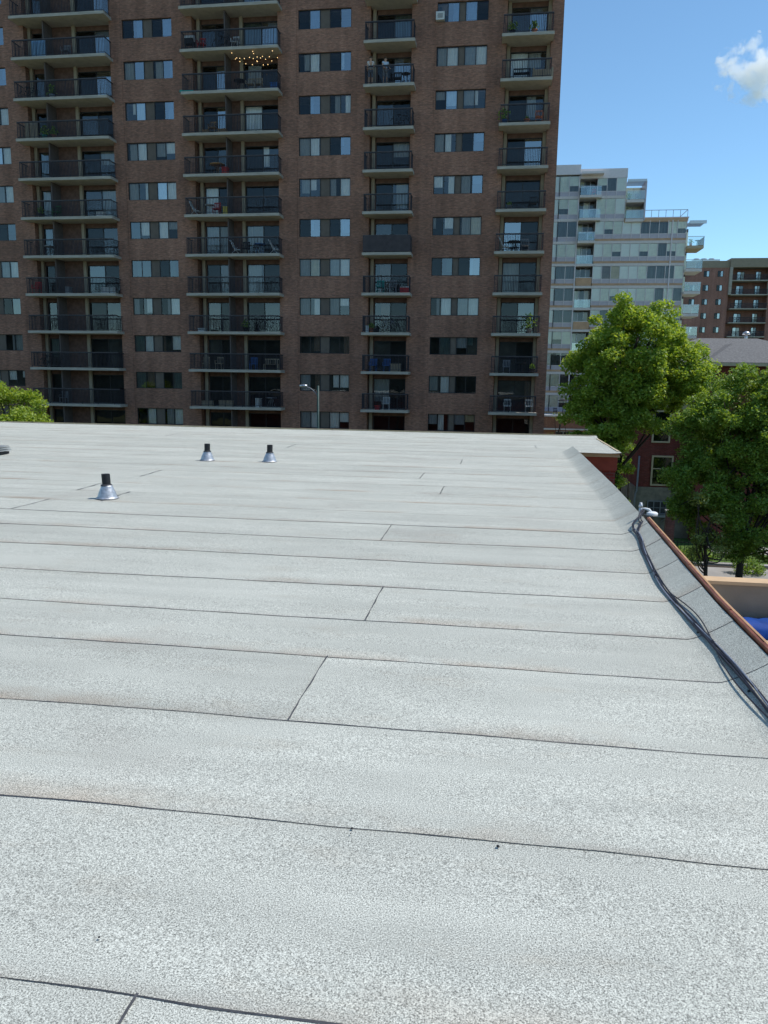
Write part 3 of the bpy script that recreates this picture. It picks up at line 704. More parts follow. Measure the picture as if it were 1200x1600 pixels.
def plant(root, c, m, h=.8, lm='leaf2'):
    x, y, z = c
    MB().lathe((x, y, z), [(.13, 0), (.18, .28), (.20, .28), (.20, .32), (.17, .32)], 14).build('pot', m, root)
    mb = MB(); rr = random.Random(int(abs(x)*100))
    for i in range(70):
        a = rr.uniform(0, 6.28); el = rr.uniform(.1, 1.5); l = rr.uniform(.2, 1)*(h-.3)*.75
        p = Vector((x+l*math.cos(a)*math.cos(el)*.7, y+l*math.sin(a)*math.cos(el)*.5, z+.34+l*math.sin(el)))
        u = Vector((rr.uniform(-1, 1), rr.uniform(-1, 1), rr.uniform(-.5, 1))).normalized()*.10; v = u.cross(Vector((rr.uniform(-1, 1), 1, rr.uniform(-1, 1)))).normalized()*.05
        mb.quad(p-u, p+v, p+u, p-v)
    mb.build('foliage', M[lm], root)
    mb = MB()
    for i in range(3): mb.tube([(x, y, z+.25), (x+rr.uniform(-.1, .1), y, z+.3+(h-.3)*.5)], .012, 5)
    mb.build('stem', M['green'], root)
def boxy(root, c, m, wd=.6, h=.35, d=.4, lid=None):
    x, y, z = c
    MB().box(x-wd/2, x+wd/2, y-d/2, y+d/2, z, z+h).build('body', m, root)
    MB().box(x-wd/2-.02, x+wd/2+.02, y-d/2-.02, y+d/2+.02, z+h, z+h+.06).build('lid', lid or m, root)
def bench(root, c, m, wd=1.1):
    x, y, z = c
    for i in range(4): MB().box(x-wd/2, x+wd/2, y-.2+i*.11, y-.11+i*.11, z+.40, z+.43).build('slat', m, root)
    b = MB(); b.box(x-wd/2, x+wd/2, y+.22, y+.26, z+.74, z+.82)
    n = int(wd/.13)
    for i in range(n+1): b.box(x-wd/2+i*(wd-.04)/n, x-wd/2+.04+i*(wd-.04)/n, y+.225, y+.25, z+.43, z+.74)
    b.build('backrest', m, root)
    for sx in (-wd/2, wd/2-.06):
        for sy in (-.2, .18): MB().box(x+sx, x+sx+.06, y+sy, y+sy+.05, z, z+.40).build('leg', m, root)
def sofa(root, c, m, wd=1.3):
    x, y, z = c
    MB().box(x-wd/2, x+wd/2, y-.3, y+.35, z+.05, z+.38).build('base', m, root)
    MB().box(x-wd/2, x+wd/2, y+.24, y+.38, z+.38, z+.72).build('backrest', m, root)
    MB().box(x+wd/2-.12, x+wd/2, y-.3, y+.24, z+.38, z+.62).build('armrest', m, root)
    MB().box(x-wd/2, x-wd/2+.12, y-.3, y+.24, z+.38, z+.62).build('armrest', m, root)
    MB().box(x-wd/2+.13, x+wd/2-.13, y-.28, y+.23, z+.38, z+.48).build('cushion', M['tan'], root)
def screen(root, c, m, wd=1.1, h=1.25):
    x, y, z = c; n = 6
    for i in range(3): MB().box(x-wd/2+i*wd/3, x-wd/2+(i+1)*wd/3-.03, y+.04*(i % 2), y+.03+.04*(i % 2), z+.03, z+h).build('panel', m, root)
    MB().box(x-wd/2, x-wd/2+.05, y+.08, y+.4, z, z+.03).build('foot', m, root)
    MB().box(x+wd/2-.08, x+wd/2-.03, y+.08, y+.4, z, z+.03).build('foot', m, root)
def mat_(root, c, m, wd=1.):
    x, y, z = c; MB().box(x-wd/2, x+wd/2, y-.4, y+.3, z, z+.10).build('mattress', m, root); MB().box(x-wd/2, x-wd/2+.25, y-.35, y+.25, z+.10, z+.16).build('pillow', m, root)
items = [
 (chair, 103, 88, 'grey', {}, 'patio chair', 'grey patio chair beside the railing'), (screen, 61, 88, 'lightblue', {}, 'screen', 'pale blue folding screen at the left end'),
 (bike, 47, 152, 'black', {}, 'bicycle', 'dark bicycle standing at the left end'), (plant, 81, 152, 'pale', {'h': 1.3}, 'potted plant', 'tall potted plant near the middle'),
 (screen, 50, 215, 'wicker', {'wd': 1.0}, 'screen', 'wooden folding screen at the left end'), (plant, 70, 215, 'teal', {'h': 1.2}, 'potted plant', 'leafy plant in a teal pot'), (plant, 84, 215, 'terracotta', {'h': 1.1}, 'potted plant', 'leafy plant in a clay pot by the partition'),
 (chair, 89, 338, 'green', {}, 'patio chair', 'green patio chair beside the partition'), (boxy, 158, 338, 'wht', {'wd': .5, 'h': .3}, 'box', 'small white box at the right end'), (plant, 64, 338, 'black', {'h': .9}, 'potted plant', 'bushy potted plant at the left end'),
 (table, 78, 399, 'grey', {}, 'table', 'round grey table behind the railing'), (chair, 58, 459, 'red', {}, 'patio chair', 'red and white patio chair at the left end'), (boxy, 170, 459, 'wht', {'wd': .9, 'h': .4}, 'box', 'low white storage box at the right end'),
 (boxy, 108, 459, 'grey', {'wd': .35, 'h': .45}, 'box', 'small grey crate near the partition'), (bike, 78, 574, 'black', {}, 'bicycle', 'old dark bicycle leaning behind the railing'), (chair, 100, 628, 'grey', {}, 'patio chair', 'grey chair near the partition'),
 (grill, 297, 77, 'wht', {}, 'grill', 'black grill under a white cover at left'), (chair, 315, 77, 'red', {}, 'patio chair', 'bright red chair beside the grill'), (chair, 368, 76, 'wht', {}, 'patio chair', 'white plastic chair right of the partition'), (bike, 350, 76, 'black', {}, 'bicycle', 'dark bicycle against the partition'),
 (mat_, 294, 144, 'teal', {}, 'mattress', 'teal air mattress lying at the left end'), (table, 375, 142, 'black', {}, 'table', 'black round table under the string lights'), (chair, 391, 141, 'wicker', {}, 'patio chair', 'wicker chair beside the black table'), (chair, 404, 141, 'wicker', {}, 'patio chair', 'second wicker chair, nearer the blue box'), (boxy, 429, 139, 'blue', {'wd': .5, 'h': .4}, 'box', 'small blue box at the right end'),
 (chair, 332, 209, 'wood', {}, 'patio chair', 'brown wooden chair left of the partition'), (boxy, 322, 209, 'wood', {'wd': .5, 'h': .22}, 'box', 'low wooden crate beside the wooden chair'), (boxy, 348, 209, 'wood', {'wd': .6, 'h': .25}, 'box', 'long wooden crate by the partition'),
 (table, 340, 272, 'wood', {'rr': .55}, 'table', 'round wooden table left of the partition'), (boxy, 352, 272, 'red', {'wd': .4, 'h': .45}, 'box', 'dark red box by the partition'),
 (lounger, 303, 336, 'wht', {}, 'deck chair', 'white folding deck chair at the left end'), (table, 328, 336, 'wht', {'rr': .35}, 'table', 'small round white table'), (chair, 339, 336, 'red', {}, 'patio chair', 'dark red chair beside the white table'), (boxy, 353, 336, 'yellow', {'wd': .3, 'h': .5}, 'box', 'tall yellow box against the partition'),
 (lounger, 367, 396, 'wht', {}, 'deck chair', 'white folded deck chair by the partition'), (chair, 384, 396, 'black', {}, 'patio chair', 'black chair in the middle'), (table, 406, 396, 'blue', {}, 'table', 'round dark blue table'), (lounger, 427, 396, 'wht', {}, 'deck chair', 'white deck chair at the right end'),
 (plant, 384, 518, 'black', {'h': 1.1}, 'potted plant', 'leafy potted plant right of the partition'), (boxy, 316, 518, 'wht', {'wd': .5, 'h': .2}, 'box', 'low white box at the left end'),
 (chair, 322, 577, 'wicker', {}, 'patio chair', 'beige wicker chair at the left end'), (chair, 343, 577, 'wicker', {}, 'patio chair', 'beige wicker chair left of the partition'), (bench, 424, 577, 'wicker', {}, 'bench', 'pale slatted bench at the right end'), (chair, 396, 577, 'blue', {}, 'patio chair', 'dark blue chair right of the partition'),
 (boxy, 325, 637, 'wicker', {'wd': .8, 'h': .35}, 'box', 'low wicker box at the left end'), (boxy, 354, 637, 'wicker', {'wd': 1., 'h': .4}, 'box', 'long wicker chest near the partition'), (boxy, 404, 637, 'wht', {'wd': .35, 'h': .6}, 'bin', 'white bin standing right of the partition'), (table, 424, 637, 'grey', {}, 'table', 'grey round table at the right end'),
 (chair, 621, 127, 'black', {}, 'patio chair', 'black metal chair right of the two people'), (table, 634, 127, 'black', {'rr': .3}, 'table', 'small black table at the right end'), (bike, 628, 197, 'black', {}, 'bicycle', 'black bicycle at the right end'),
 (chair, 594, 458, 'teal', {}, 'patio chair', 'pale teal chair left of the cooler'), (boxy, 632, 458, 'red', {'wd': .6, 'h': .38, 'lid': 'wht'}, 'cooler', 'red picnic cooler with a white lid'), (chair, 614, 458, 'grey', {}, 'patio chair', 'grey chair between the teal chair and the cooler'),
 (bike, 606, 521, 'grey', {}, 'bicycle', 'grey bicycle in the middle'), (plant, 580, 521, 'terracotta', {'h': .8}, 'potted plant', 'small plant in a clay pot at the left end'), (boxy, 570, 521, 'wht', {'wd': .22, 'h': .42}, 'bin', 'narrow white bin in the left corner'),
 (chair, 583, 582, 'blue', {}, 'patio chair', 'blue chair at the left end'), (chair, 604, 582, 'blue', {}, 'patio chair', 'blue chair in the middle'), (boxy, 618, 582, 'wicker', {'wd': .7, 'h': .5}, 'box', 'beige storage box at the right'),
 (chair, 603, 643, 'wht', {}, 'patio chair', 'tall white plastic chair'), (boxy, 590, 643, 'red', {'wd': .35, 'h': .25}, 'box', 'small red box left of the white chair'),
 (plant, 801, 44, 'black', {'h': 1.1}, 'potted plant', 'bushy plant at the left end'), (plant, 835, 44, 'terracotta', {'h': 1.0}, 'potted plant', 'bushy plant right of the middle'),
 (bench, 815, 118, 'black', {}, 'bench', 'black metal bench on the left half'), (sofa, 848, 118, 'wicker', {}, 'sofa', 'pale wicker sofa on the right half'),
 (plant, 823, 187, 'terracotta', {'h': .45}, 'potted plant', 'wide low clay pot in the middle'), (chair, 842, 187, 'terracotta', {}, 'patio chair', 'brown chair at the right end'), (plant, 785, 187, 'blue', {'h': 1.3}, 'potted plant', 'tall plant in a blue pot at the left corner'),
 (chair, 833, 325, 'black', {}, 'patio chair', 'black chair at the right end'), (plant, 796, 325, 'grey', {'h': .6}, 'potted plant', 'small plant in a grey pot'),
 (lounger, 787, 391, 'wht', {}, 'deck chair', 'white folding deck chair at the left end'), (table, 803, 391, 'black', {}, 'table', 'black round table in the middle'), (chair, 820, 391, 'grey', {}, 'patio chair', 'grey chair right of the black table'),
 (plant, 827, 515, 'grey', {'h': 1.7}, 'potted plant', 'tall thin potted tree at the right'), (chair, 791, 584, 'grey', {}, 'patio chair', 'grey chair draped with a shirt'), (table, 812, 584, 'black', {}, 'table', 'black table in the middle'), (plant, 831, 584, 'black', {'h': .7}, 'potted plant', 'small dark potted plant at the right'),
 (chair, 792, 645, 'wht', {}, 'patio chair', 'white chair at the left'), (chair, 826, 645, 'wht', {}, 'patio chair', 'white chair at the right'),
]
for fn, px, py, mm, kw, cat, lab in items:
    loc, st, od = bal_spot(px, py)
    kw = dict(kw)
    if isinstance(kw.get('lid'), str): kw['lid'] = M[kw['lid']]
    short = '%s balcony' % od if od == 'top' else '%s balcony down' % od
    o = empty(cat.replace(' ', '_'), loc, '%s, %s, %s' % (lab, short, st), cat, 'furniture and things on the tower balconies')
    fn(o, loc, M[mm], **kw)
# string lights under a soffit of the second stack
z0 = zslab(1)-.05
sl = empty('string_lights', (-18, D-.6, z0), 'warm fairy lights strung under the soffit, third balcony from top, second balcony stack', 'string lights')
sl['label'] = 'warm glowing fairy lights strung under a soffit of the second balcony stack'
cmb = MB(); bmb = MB()
for k, (xa, xb, yy) in enumerate([(-18.9, -17.4, D-.95), (-17.4, -16.0, D-.95), (-18.9, -16.9, D-.35), (-17.6, -15.9, D-.3)]):
    pts = [(xa+(xb-xa)*t/10, yy+.15*math.sin(t+k), z0-.06-.42*(1-((t-5)/5)**2)-.05*k) for t in range(11)]
    cmb.tube(pts, .006, 4)
    for t in (0, 2, 4, 6, 8, 10): bmb.ball((pts[t][0], pts[t][1], pts[t][2]-.04), .026, 1., 6, 4)
cmb.build('wire', M['black'], sl); bmb.build('bulbs', M['bulb'], sl)

# people on the third stack
def person(px, py, label, lean, shirt, pants, yaw):
    loc, st, od = bal_spot(px, py, .70)
    r = empty('person', loc, label, 'person')
    x, y, z = loc
    J = {'pel': (0, 0, .95), 'sp': (0, -.02*lean, 1.15), 'ch': (0, -.10*lean, 1.36), 'nk': (0, -.14*lean, 1.50), 'hd': (0, -.17*lean, 1.62), 'ht': (0, -.17*lean, 1.72),
         'sl': (-.18, -.12*lean, 1.42), 'el': (-.24, -.12*lean-.06, 1.16), 'wl': (-.20, -.30, 1.10 if lean else .98), 'sr': (.18, -.12*lean, 1.42), 'er': (.24, -.12*lean-.05, 1.16), 'wr': (.20, -.30, 1.10 if lean else .95),
         'hl': (-.10, 0, .90), 'kl': (-.11, -.02, .50), 'al': (-.11, .02, .09), 'tl': (-.12, -.15, .03), 'hr': (.10, 0, .90), 'kr': (.11, -.03, .50), 'ar': (.12, .02, .09), 'tr': (.13, -.15, .03)}
    def skin(name, verts, edges, radii, m, lvl=1, par=r):
        me = bpy.data.meshes.new(name)
        Rz = Matrix.Rotation(yaw, 3, 'Z')
        me.from_pydata([tuple(Rz @ Vector(v)) for v in verts], edges, []); me.materials.append(m)
        o = bpy.data.objects.new(name, me); C.objects.link(o); o.parent = par; W[o.name] = W[par.name].copy()
        o.modifiers.new('skin', 'SKIN'); o.modifiers.new('sub', 'SUBSURF').levels = lvl; o.modifiers['sub'].render_levels = lvl
        for i, rr in enumerate(radii): me.skin_vertices[0].data[i].radius = rr if isinstance(rr, tuple) else (rr, rr)
        me.skin_vertices[0].data[0].use_root = True
        return o
    ks = ['pel', 'sp', 'ch', 'nk', 'hd', 'ht', 'sl', 'el', 'wl', 'sr', 'er', 'wr', 'hl', 'kl', 'al', 'tl', 'hr', 'kr', 'ar', 'tr']; ix = {k: i for i, k in enumerate(ks)}
    V = [J[k] for k in ks]; E = [('pel', 'sp'), ('sp', 'ch'), ('ch', 'nk'), ('nk', 'hd'), ('hd', 'ht'), ('ch', 'sl'), ('sl', 'el'), ('el', 'wl'), ('ch', 'sr'), ('sr', 'er'), ('er', 'wr'), ('pel', 'hl'), ('hl', 'kl'), ('kl', 'al'), ('al', 'tl'), ('pel', 'hr'), ('hr', 'kr'), ('kr', 'ar'), ('ar', 'tr')]
    R_ = {'pel': (.15, .10), 'sp': (.13, .09), 'ch': (.16, .10), 'nk': .055, 'hd': .095, 'ht': .075, 'sl': .06, 'el': .042, 'wl': .03, 'sr': .06, 'er': .042, 'wr': .03, 'hl': .085, 'kl': .055, 'al': .038, 'tl': .035, 'hr': .085, 'kr': .055, 'ar': .038, 'tr': .035}
    V2 = list(V); E2 = [(ix[a], ix[b]) for a, b in E]; RR = [R_[k] for k in ks]
    for side, wk in ((-1, 'wl'), (1, 'wr')):     # palm, four fingers and a thumb on each wrist
        wv = Vector(J[wk]); palm = wv+Vector((0, -.08, -.01)); V2.append(tuple(palm)); E2.append((ix[wk], len(V2)-1)); RR.append((.032, .016)); pi = len(V2)-1
        for f in range(4):
            b = palm+Vector(((f-1.5)*.02, -.06-.01*(f in (1, 2)), -.01)); V2.append(tuple(b)); E2.append((pi, len(V2)-1)); RR.append(.009)
            t = b+Vector((0, -.02, -.03)); V2.append(tuple(t)); E2.append((len(V2)-2, len(V2)-1)); RR.append(.008)
        t = wv+Vector((-side*.05, -.06, 0)); V2.append(tuple(t)); E2.append((ix[wk], len(V2)-1)); RR.append(.010)
    skin('body', V2, E2, RR, M['skin'], 2)
    tk = ['pel', 'sp', 'ch', 'sl', 'sr']; tv = [J[k] for k in tk]; half = lambda a, b: tuple((Vector(J[a])+Vector(J[b]))/2)
    tv += [half('sl', 'el'), half('sr', 'er')]
    skin('shirt', tv, [(0, 1), (1, 2), (2, 3), (2, 4), (3, 5), (4, 6)], [(.17, .12), (.155, .112), (.18, .12), .08, .08, .066, .066], shirt, 2)
    pv = [J['pel'], J['hl'], J['kl'], J['hr'], J['kr']]
    skin('shorts', pv, [(0, 1), (1, 2), (0, 3), (3, 4)], [(.165, .115), .10, .075, .10, .075], pants, 2)
    h = Vector(J['hd']); Rz = Matrix.Rotation(yaw, 3, 'Z')
    hp = Rz @ (h+Vector((0, .025, .05)))
    MB().ball((x+hp.x, y+hp.y, z+hp.z), .108, 1.05, 12, 8).build('hair', M['hair'], r)
    fm_ = MB()
    for sx in (-.035, .035): e = Rz @ (h+Vector((sx, -.088, .015))); fm_.ball((x+e.x, y+e.y, z+e.z), .011, 1, 6, 4)
    fm_.build('eyes', M['black'], r)
    e = Rz @ (h+Vector((0, -.10, -.015))); MB().ball((x+e.x, y+e.y, z+e.z), .016, 1.5, 6, 4).build('nose', M['skin'], r)
    e = Rz @ (h+Vector((0, -.088, -.05))); MB().ball((x+e.x, y+e.y, z+e.z), .02, .35, 6, 4).build('mouth', M['terracotta'], r)
    me = MB()
    for sx in (-.095, .095): e = Rz @ (h+Vector((sx, 0, -.005))); me.ball((x+e.x, y+e.y, z+e.z), .022, 1.4, 6, 4)
    me.build('ears', M['skin'], r)
person(579, 128, 'person in a white top leaning on a balcony railing, left of the two people', 1.2, M['wht'], M['shorts'], .2)
person(602, 128, 'standing person in a pale blue shirt and grey shorts, right of the two people', 0, M['shirt'], M['grey'], .5)

# ------------------------------------------------------------------ glass condominium block behind
CY = 110.
condo = empty('glass_apartment_block', (15, CY+8, GZ), 'pale glass and white panel apartment block with stepped roof, beyond the dark tower', 'apartment block')
cr_ = random.Random(5)
body = MB(); body.box(3.5, 9.4, CY+.6, CY+20, GZ, 28.6); body.box(9.4, 11.7, CY+2.2, CY+20, GZ, 28.3); body.box(11.7, 15.4, CY+.6, CY+20, GZ, 28.1); body.box(15.4, 23.4, CY+.6, CY+20, GZ, 22.6)
body.box(15.4, 17.9, CY+2.4, CY+14, 22.6, 27.4); body.box(23.4, 24.1, CY+2.2, CY+18, GZ, 22.)
body.build('wall', M['cur_dk'], condo)
MB().box(3.4, 9.5, CY-.15, CY+20, 28.62, 29.85).build('roof_parapet', M['wpanel'], condo)
MB().box(9.52, 15.5, CY-.05, CY+20, 28.12, 29.3).build('roof_parapet', M['wpanel'], condo)
MB().box(9.6, 12.4, CY-1.2, CY-.06, 28.45, 28.75).build('balcony_canopy', M['wpanel'], condo)
H_ = 2.86
def bay(x0, x1, n, z, orange, codes, y=CY):
    # slab edge, orange band, spandrel panels and panes of one storey
    MB().box(x0, x1, y-.03, y+.6, z, z+.34).build('slab_edge', M['slabw'], condo)
    zz = z+.34
    if orange: MB().box(x0, x1, y+.03, y+.5, zz, zz+.30).build('orange_band', M['orange'], condo); zz += .30
    wd = (x1-x0)/n; sp = .55
    fr = MB()
    for i in range(n+1): xx = x0+wd*i; fr.box(xx-.035, xx+.035, y-.06, y+.06, zz, z+H_)
    fr.box(x0+.035, x1-.035, y+.0, y+.05, zz+sp-.03, zz+sp+.03)
    fo = fr.build('window', M['wpanel'], condo)
    for i in range(n):
        xx = x0+wd*i; c = codes[i % len(codes)]
        key = ('sp', round(wd, 2))
        if key not in cache: cache[key] = MB().box(.04, wd-.04, .02, .1, 0, .52).mesh('spandrel_panel', M['lav'])
        inst('spandrel_panel', cache[key], fo, (xx, y, zz))
        ph = z+H_-zz-sp-.06
        inst('pane', pane_mesh(round(wd-.08, 2), round(ph, 2)), fo, (xx+.04, y+.03, zz+sp+.03), M['g_condo'])
        bm = {'g': 'blind_gr', 'l': 'blind_lt', 'd': None, 'n': 'cur_n', 'k': 'cur_dk', 'y': 'cur_y'}[c]
        if bm:
            hh = ph if cr_.random() < .75 or c in 'l' else ph*.65
            inst('blind', pane_mesh(round(wd-.08, 2), round(hh, 1), 'blind' if c in 'gk' else 'pane'), fo, (xx+.04, y+.07, zz+sp+.03+ph-round(hh, 1)), M[bm])
colsL = ['lgg', 'lgg', 'lkk', 'lgg', 'ldd', 'lkd', 'ldd', 'lgg', 'lkk', 'lgd', 'lgg']
colsR = ['', '', 'lgglldddgg', 'lggllggdgg', 'lnyllgddkg', 'lggllggdgk', 'gdlggldkgg', 'lggdglgkdg', 'glgdkglgdg', 'lggdglgkdg', 'glgdkglgdg']
for k in range(11):
    z = 25.6-H_*k
    bay(5.2, 6.85, 1, z, k >= 3, 'l'); bay(6.85, 9.4, 2, z, k >= 3, colsL[k][1:])
    MB().box(9.33, 9.47, CY-.12, CY+.6, z, z+H_).build('white_mullion', M['wpanel'], condo)
    if k >= 2: bay(11.75, 23.4, 10, z, True, colsR[k])
    else: bay(11.75, 15.4, 3, z, False, ['gkl', 'ggl'][k])
    if k >= 2: MB().box(21.52, 21.66, CY-.12, CY+.6, z, z+H_).build('white_mullion', M['wpanel'], condo)
    # recessed balconies of the second bay
    b = MB().box(9.48, 11.72 if k > 1 else 12.3, CY-(.8 if k < 3 else .1), CY+2.2, z, z+.30); bo = b.build('balcony', M['slabw'], condo)
    yy = CY-(.75 if k < 3 else .05); xe = 11.65 if k > 1 else 12.2
    (MB().box(9.55, xe, yy, yy+.03, z+.32, z+1.35)).build('glass_balustrade', M['g_bal'] if k < 3 or k % 2 else M['orange'], bo)
    MB().box(9.5, xe+.03, yy-.01, yy+.05, z+1.35, z+1.40).build('handrail', M['alu'], bo)
    do = MB(); 
    for q in range(4): do.box(9.5+q*.72, 9.56+q*.72, CY+1.6, CY+1.7, z+.3, z+H_)
    do = do.build('patio_door', M['alu'], bo)
    for q in range(3): inst('pane', pane_mesh(.62, 2.4), condo, (9.58+q*.72, CY+1.66, z+.32), M['g_condo']); inst('curtain', pane_mesh(.6, 2.4, 'blind'), condo, (9.58+q*.72, CY+1.8, z+.32), M[cr_.choice(['blind_gr', 'cur_dk', 'cur_g', 'cur_dk'])])
# roof terrace of the lower wing
MB().box(15.4, 23.5, CY-.05, CY+8, 22.58, 23.05).build('terrace_parapet', M['orange'], condo)
MB().box(15.4, 23.6, CY-.08, CY+8, 23.05, 23.15).build('terrace_coping', M['wpanel'], condo)
tr = MB(); tr.box(17.9, 23.4, CY, CY+.05, 24.0, 24.06)
for i in range(7): tr.box(17.9+i*.91, 17.95+i*.91, CY, CY+.05, 23.15, 24.0)
tr.box(23.35, 23.4, CY+.06, CY+6, 24.0, 24.06); tr.build('terrace_railing', M['grey'], condo)
# corner balconies at the top
for z in (25.3, 22.9):
    bo = MB().box(15.5, 17.8, CY-.5, CY+2.4, z-.35, z).build('balcony', M['slabw'], condo)
    MB().box(15.55, 17.75, CY-.48, CY-.45, z+.05, z+1.05).build('glass_balustrade', M['g_bal'], bo)
    MB().box(15.5, 17.8, CY-.5, CY-.43, z+1.05, z+1.10).build('handrail', M['alu'], bo)
    for q in range(2): inst('pane', pane_mesh(1.1, 2.1), condo, (15.6+q*1.12, CY+2.3, z), M['g_condo']); inst('curtain', pane_mesh(1.1, 2.1, 'blind'), condo, (15.6+q*1.12, CY+2.35, z), M['blind_gr'])
MB().box(17.75, 17.95, CY-.5, CY+2.4, 22.7, 27.6).build('glass_fin', M['lav'], condo)
cp = MB()
for i in range(5): cp.box(15.5, 17.9, CY-.6+i*.6, CY-.5+i*.6, 27.5, 27.62)
cp.box(15.5, 17.9, CY-.62, CY-.56, 27.62, 27.8); cp.build('louvred_canopy', M['alu'], condo)
for i, z in enumerate((19.4, 16.5, 13.65, 10.8, 7.95)):
    xe = 25.5
    bo = MB().box(23.45, xe, CY-.9, CY+3, z-.35, z).build('balcony', M['cream' if i == 0 else 'slabw'], condo)
    MB().box(23.5, xe, CY-.88, CY-.85, z+.05, z+1.1).build('glass_balustrade', M['g_bal'], bo)
    MB().box(xe-.03, xe, CY-.85, CY+3, z+.05, z+1.1).build('glass_balustrade', M['g_bal'], bo)
    MB().box(23.45, xe+.02, CY-.92, CY-.82, z+1.1, z+1.16).build('handrail', M['alu'], bo)
    inst('pane', pane_mesh(.66, 2.2), condo, (23.45, CY+2.1, z), M['g_condo']); inst('curtain', pane_mesh(.66, 2.2, 'blind'), condo, (23.45, CY+2.15, z), M['blind_gr'])
cp = MB(); cp.box(23.5, 25.6, CY-1, CY-.9, 22.1, 22.5)
for i in range(6): cp.box(23.5, 25.5, CY-.88+i*.5, CY-.78+i*.5, 22.2, 22.35)
cp.build('louvred_canopy', M['alu'], condo)
# condo clutter: chairs and a plant read as things on the balconies
for (x, y, z, fn, mm, kw, cat, lab) in [(9.95, CY-.3, 25.91, boxy, 'black', {'wd': .9, 'h': .9}, 'box', 'dark covered grill on the top balcony of the glass block'), (11.3, CY-.3, 25.91, chair, 'red', {}, 'patio chair', 'orange red chair on the top balcony of the glass block'),
        (10.1, CY-.2, 20.2, boxy, 'black', {'wd': 1.0, 'h': .9}, 'box', 'black covered grill on the third balcony of the glass block'), (11.2, CY-.2, 20.2, plant, 'grey', {'h': 1.}, 'potted plant', 'potted plant beside the covered grill on the glass block'),
        (15.9, CY+.5, 25.32, plant, 'green', {'h': 1.2}, 'potted plant', 'tall green plant on the top corner balcony of the glass block'), (16.9, CY+.3, 25.32, chair, 'wht', {}, 'patio chair', 'white chair on the top corner balcony of the glass block'),
        (24.0, CY-.2, 19.42, plant, 'terracotta', {'h': 1.1}, 'potted plant', 'potted plant on the upper right balcony of the glass block'), (24.9, CY-.2, 19.42, table, 'black', {}, 'table', 'dark round table on the upper right balcony of the glass block'),
        (23.9, CY-.2, 13.67, plant, 'green', {'h': 1.2}, 'potted plant', 'green plant on the third right balcony of the glass block')]:
    o = empty(cat.replace(' ', '_'), (x, y, z), lab, cat); fn(o, (x, y, z), M[mm], **kw)
# podium
pod = empty('brick_podium', (9, 104, GZ), 'low orange brick podium with white copings in front of the glass block', 'building')
PY = 105.
MB().box(3.5, 25, PY, CY-.2, -4.4, -2.85).build('upper_wall', M['brick_podium'], pod)
MB().box(3.4, 25.1, PY-.12, CY-.2, -2.85, -2.65).build('coping', M['wpanel'], pod)
MB().box(3.5, 25, PY+.1, CY-.2, GZ, -4.6).build('lower_wall', M['brick_podium'], pod)
MB().box(3.4, 25.1, PY-.2, PY+.4, -4.6, -4.4).build('canopy', M['wpanel'], pod)
for x0 in (7.6, 11.9, 16.2):
    wo = frame_mesh(3.1, 1.1, [1.0, 2.05], .07).build('window', M['alu'], pod, origin=None) if False else inst('window', frame_mesh(3.1, 1.1, [1.0, 2.05], .07).mesh('window', M['alu']), pod, (x0, PY-.0, -5.9))
    for q in range(3): inst('pane', pane_mesh(.95, 1.0), wo, (x0+.06+q*1.03, PY+.05, -5.85), M['g_dark'])
    MB().box(x0, x0+3.1, PY+.08, PY+.095, -5.9, -4.8).build('window_recess', M['dark'], pod)
fmb = empty('patio_umbrella', (8.5, 106.5, -2.65), 'small dark patio umbrella on the terrace of the brick podium', 'umbrella')
MB().tube([(8.5, 106.5, -2.65), (8.5, 106.5, -.6)], .04, 6).build('pole', M['black'], fmb); MB().lathe((8.5, 106.5, -.8), [(.02, .3), (.5, .12), (.75, 0)], 10).build('canopy', M['black'], fmb)
for i, x in enumerate((7.5, 9.6)):
    o = empty('patio_chair', (x, 106.3, -2.65), 'dark chair %s of the umbrella on the podium terrace' % ('left', 'right')[i], 'patio chair'); chair(o, (x, 106.3, -2.65), M['black'])

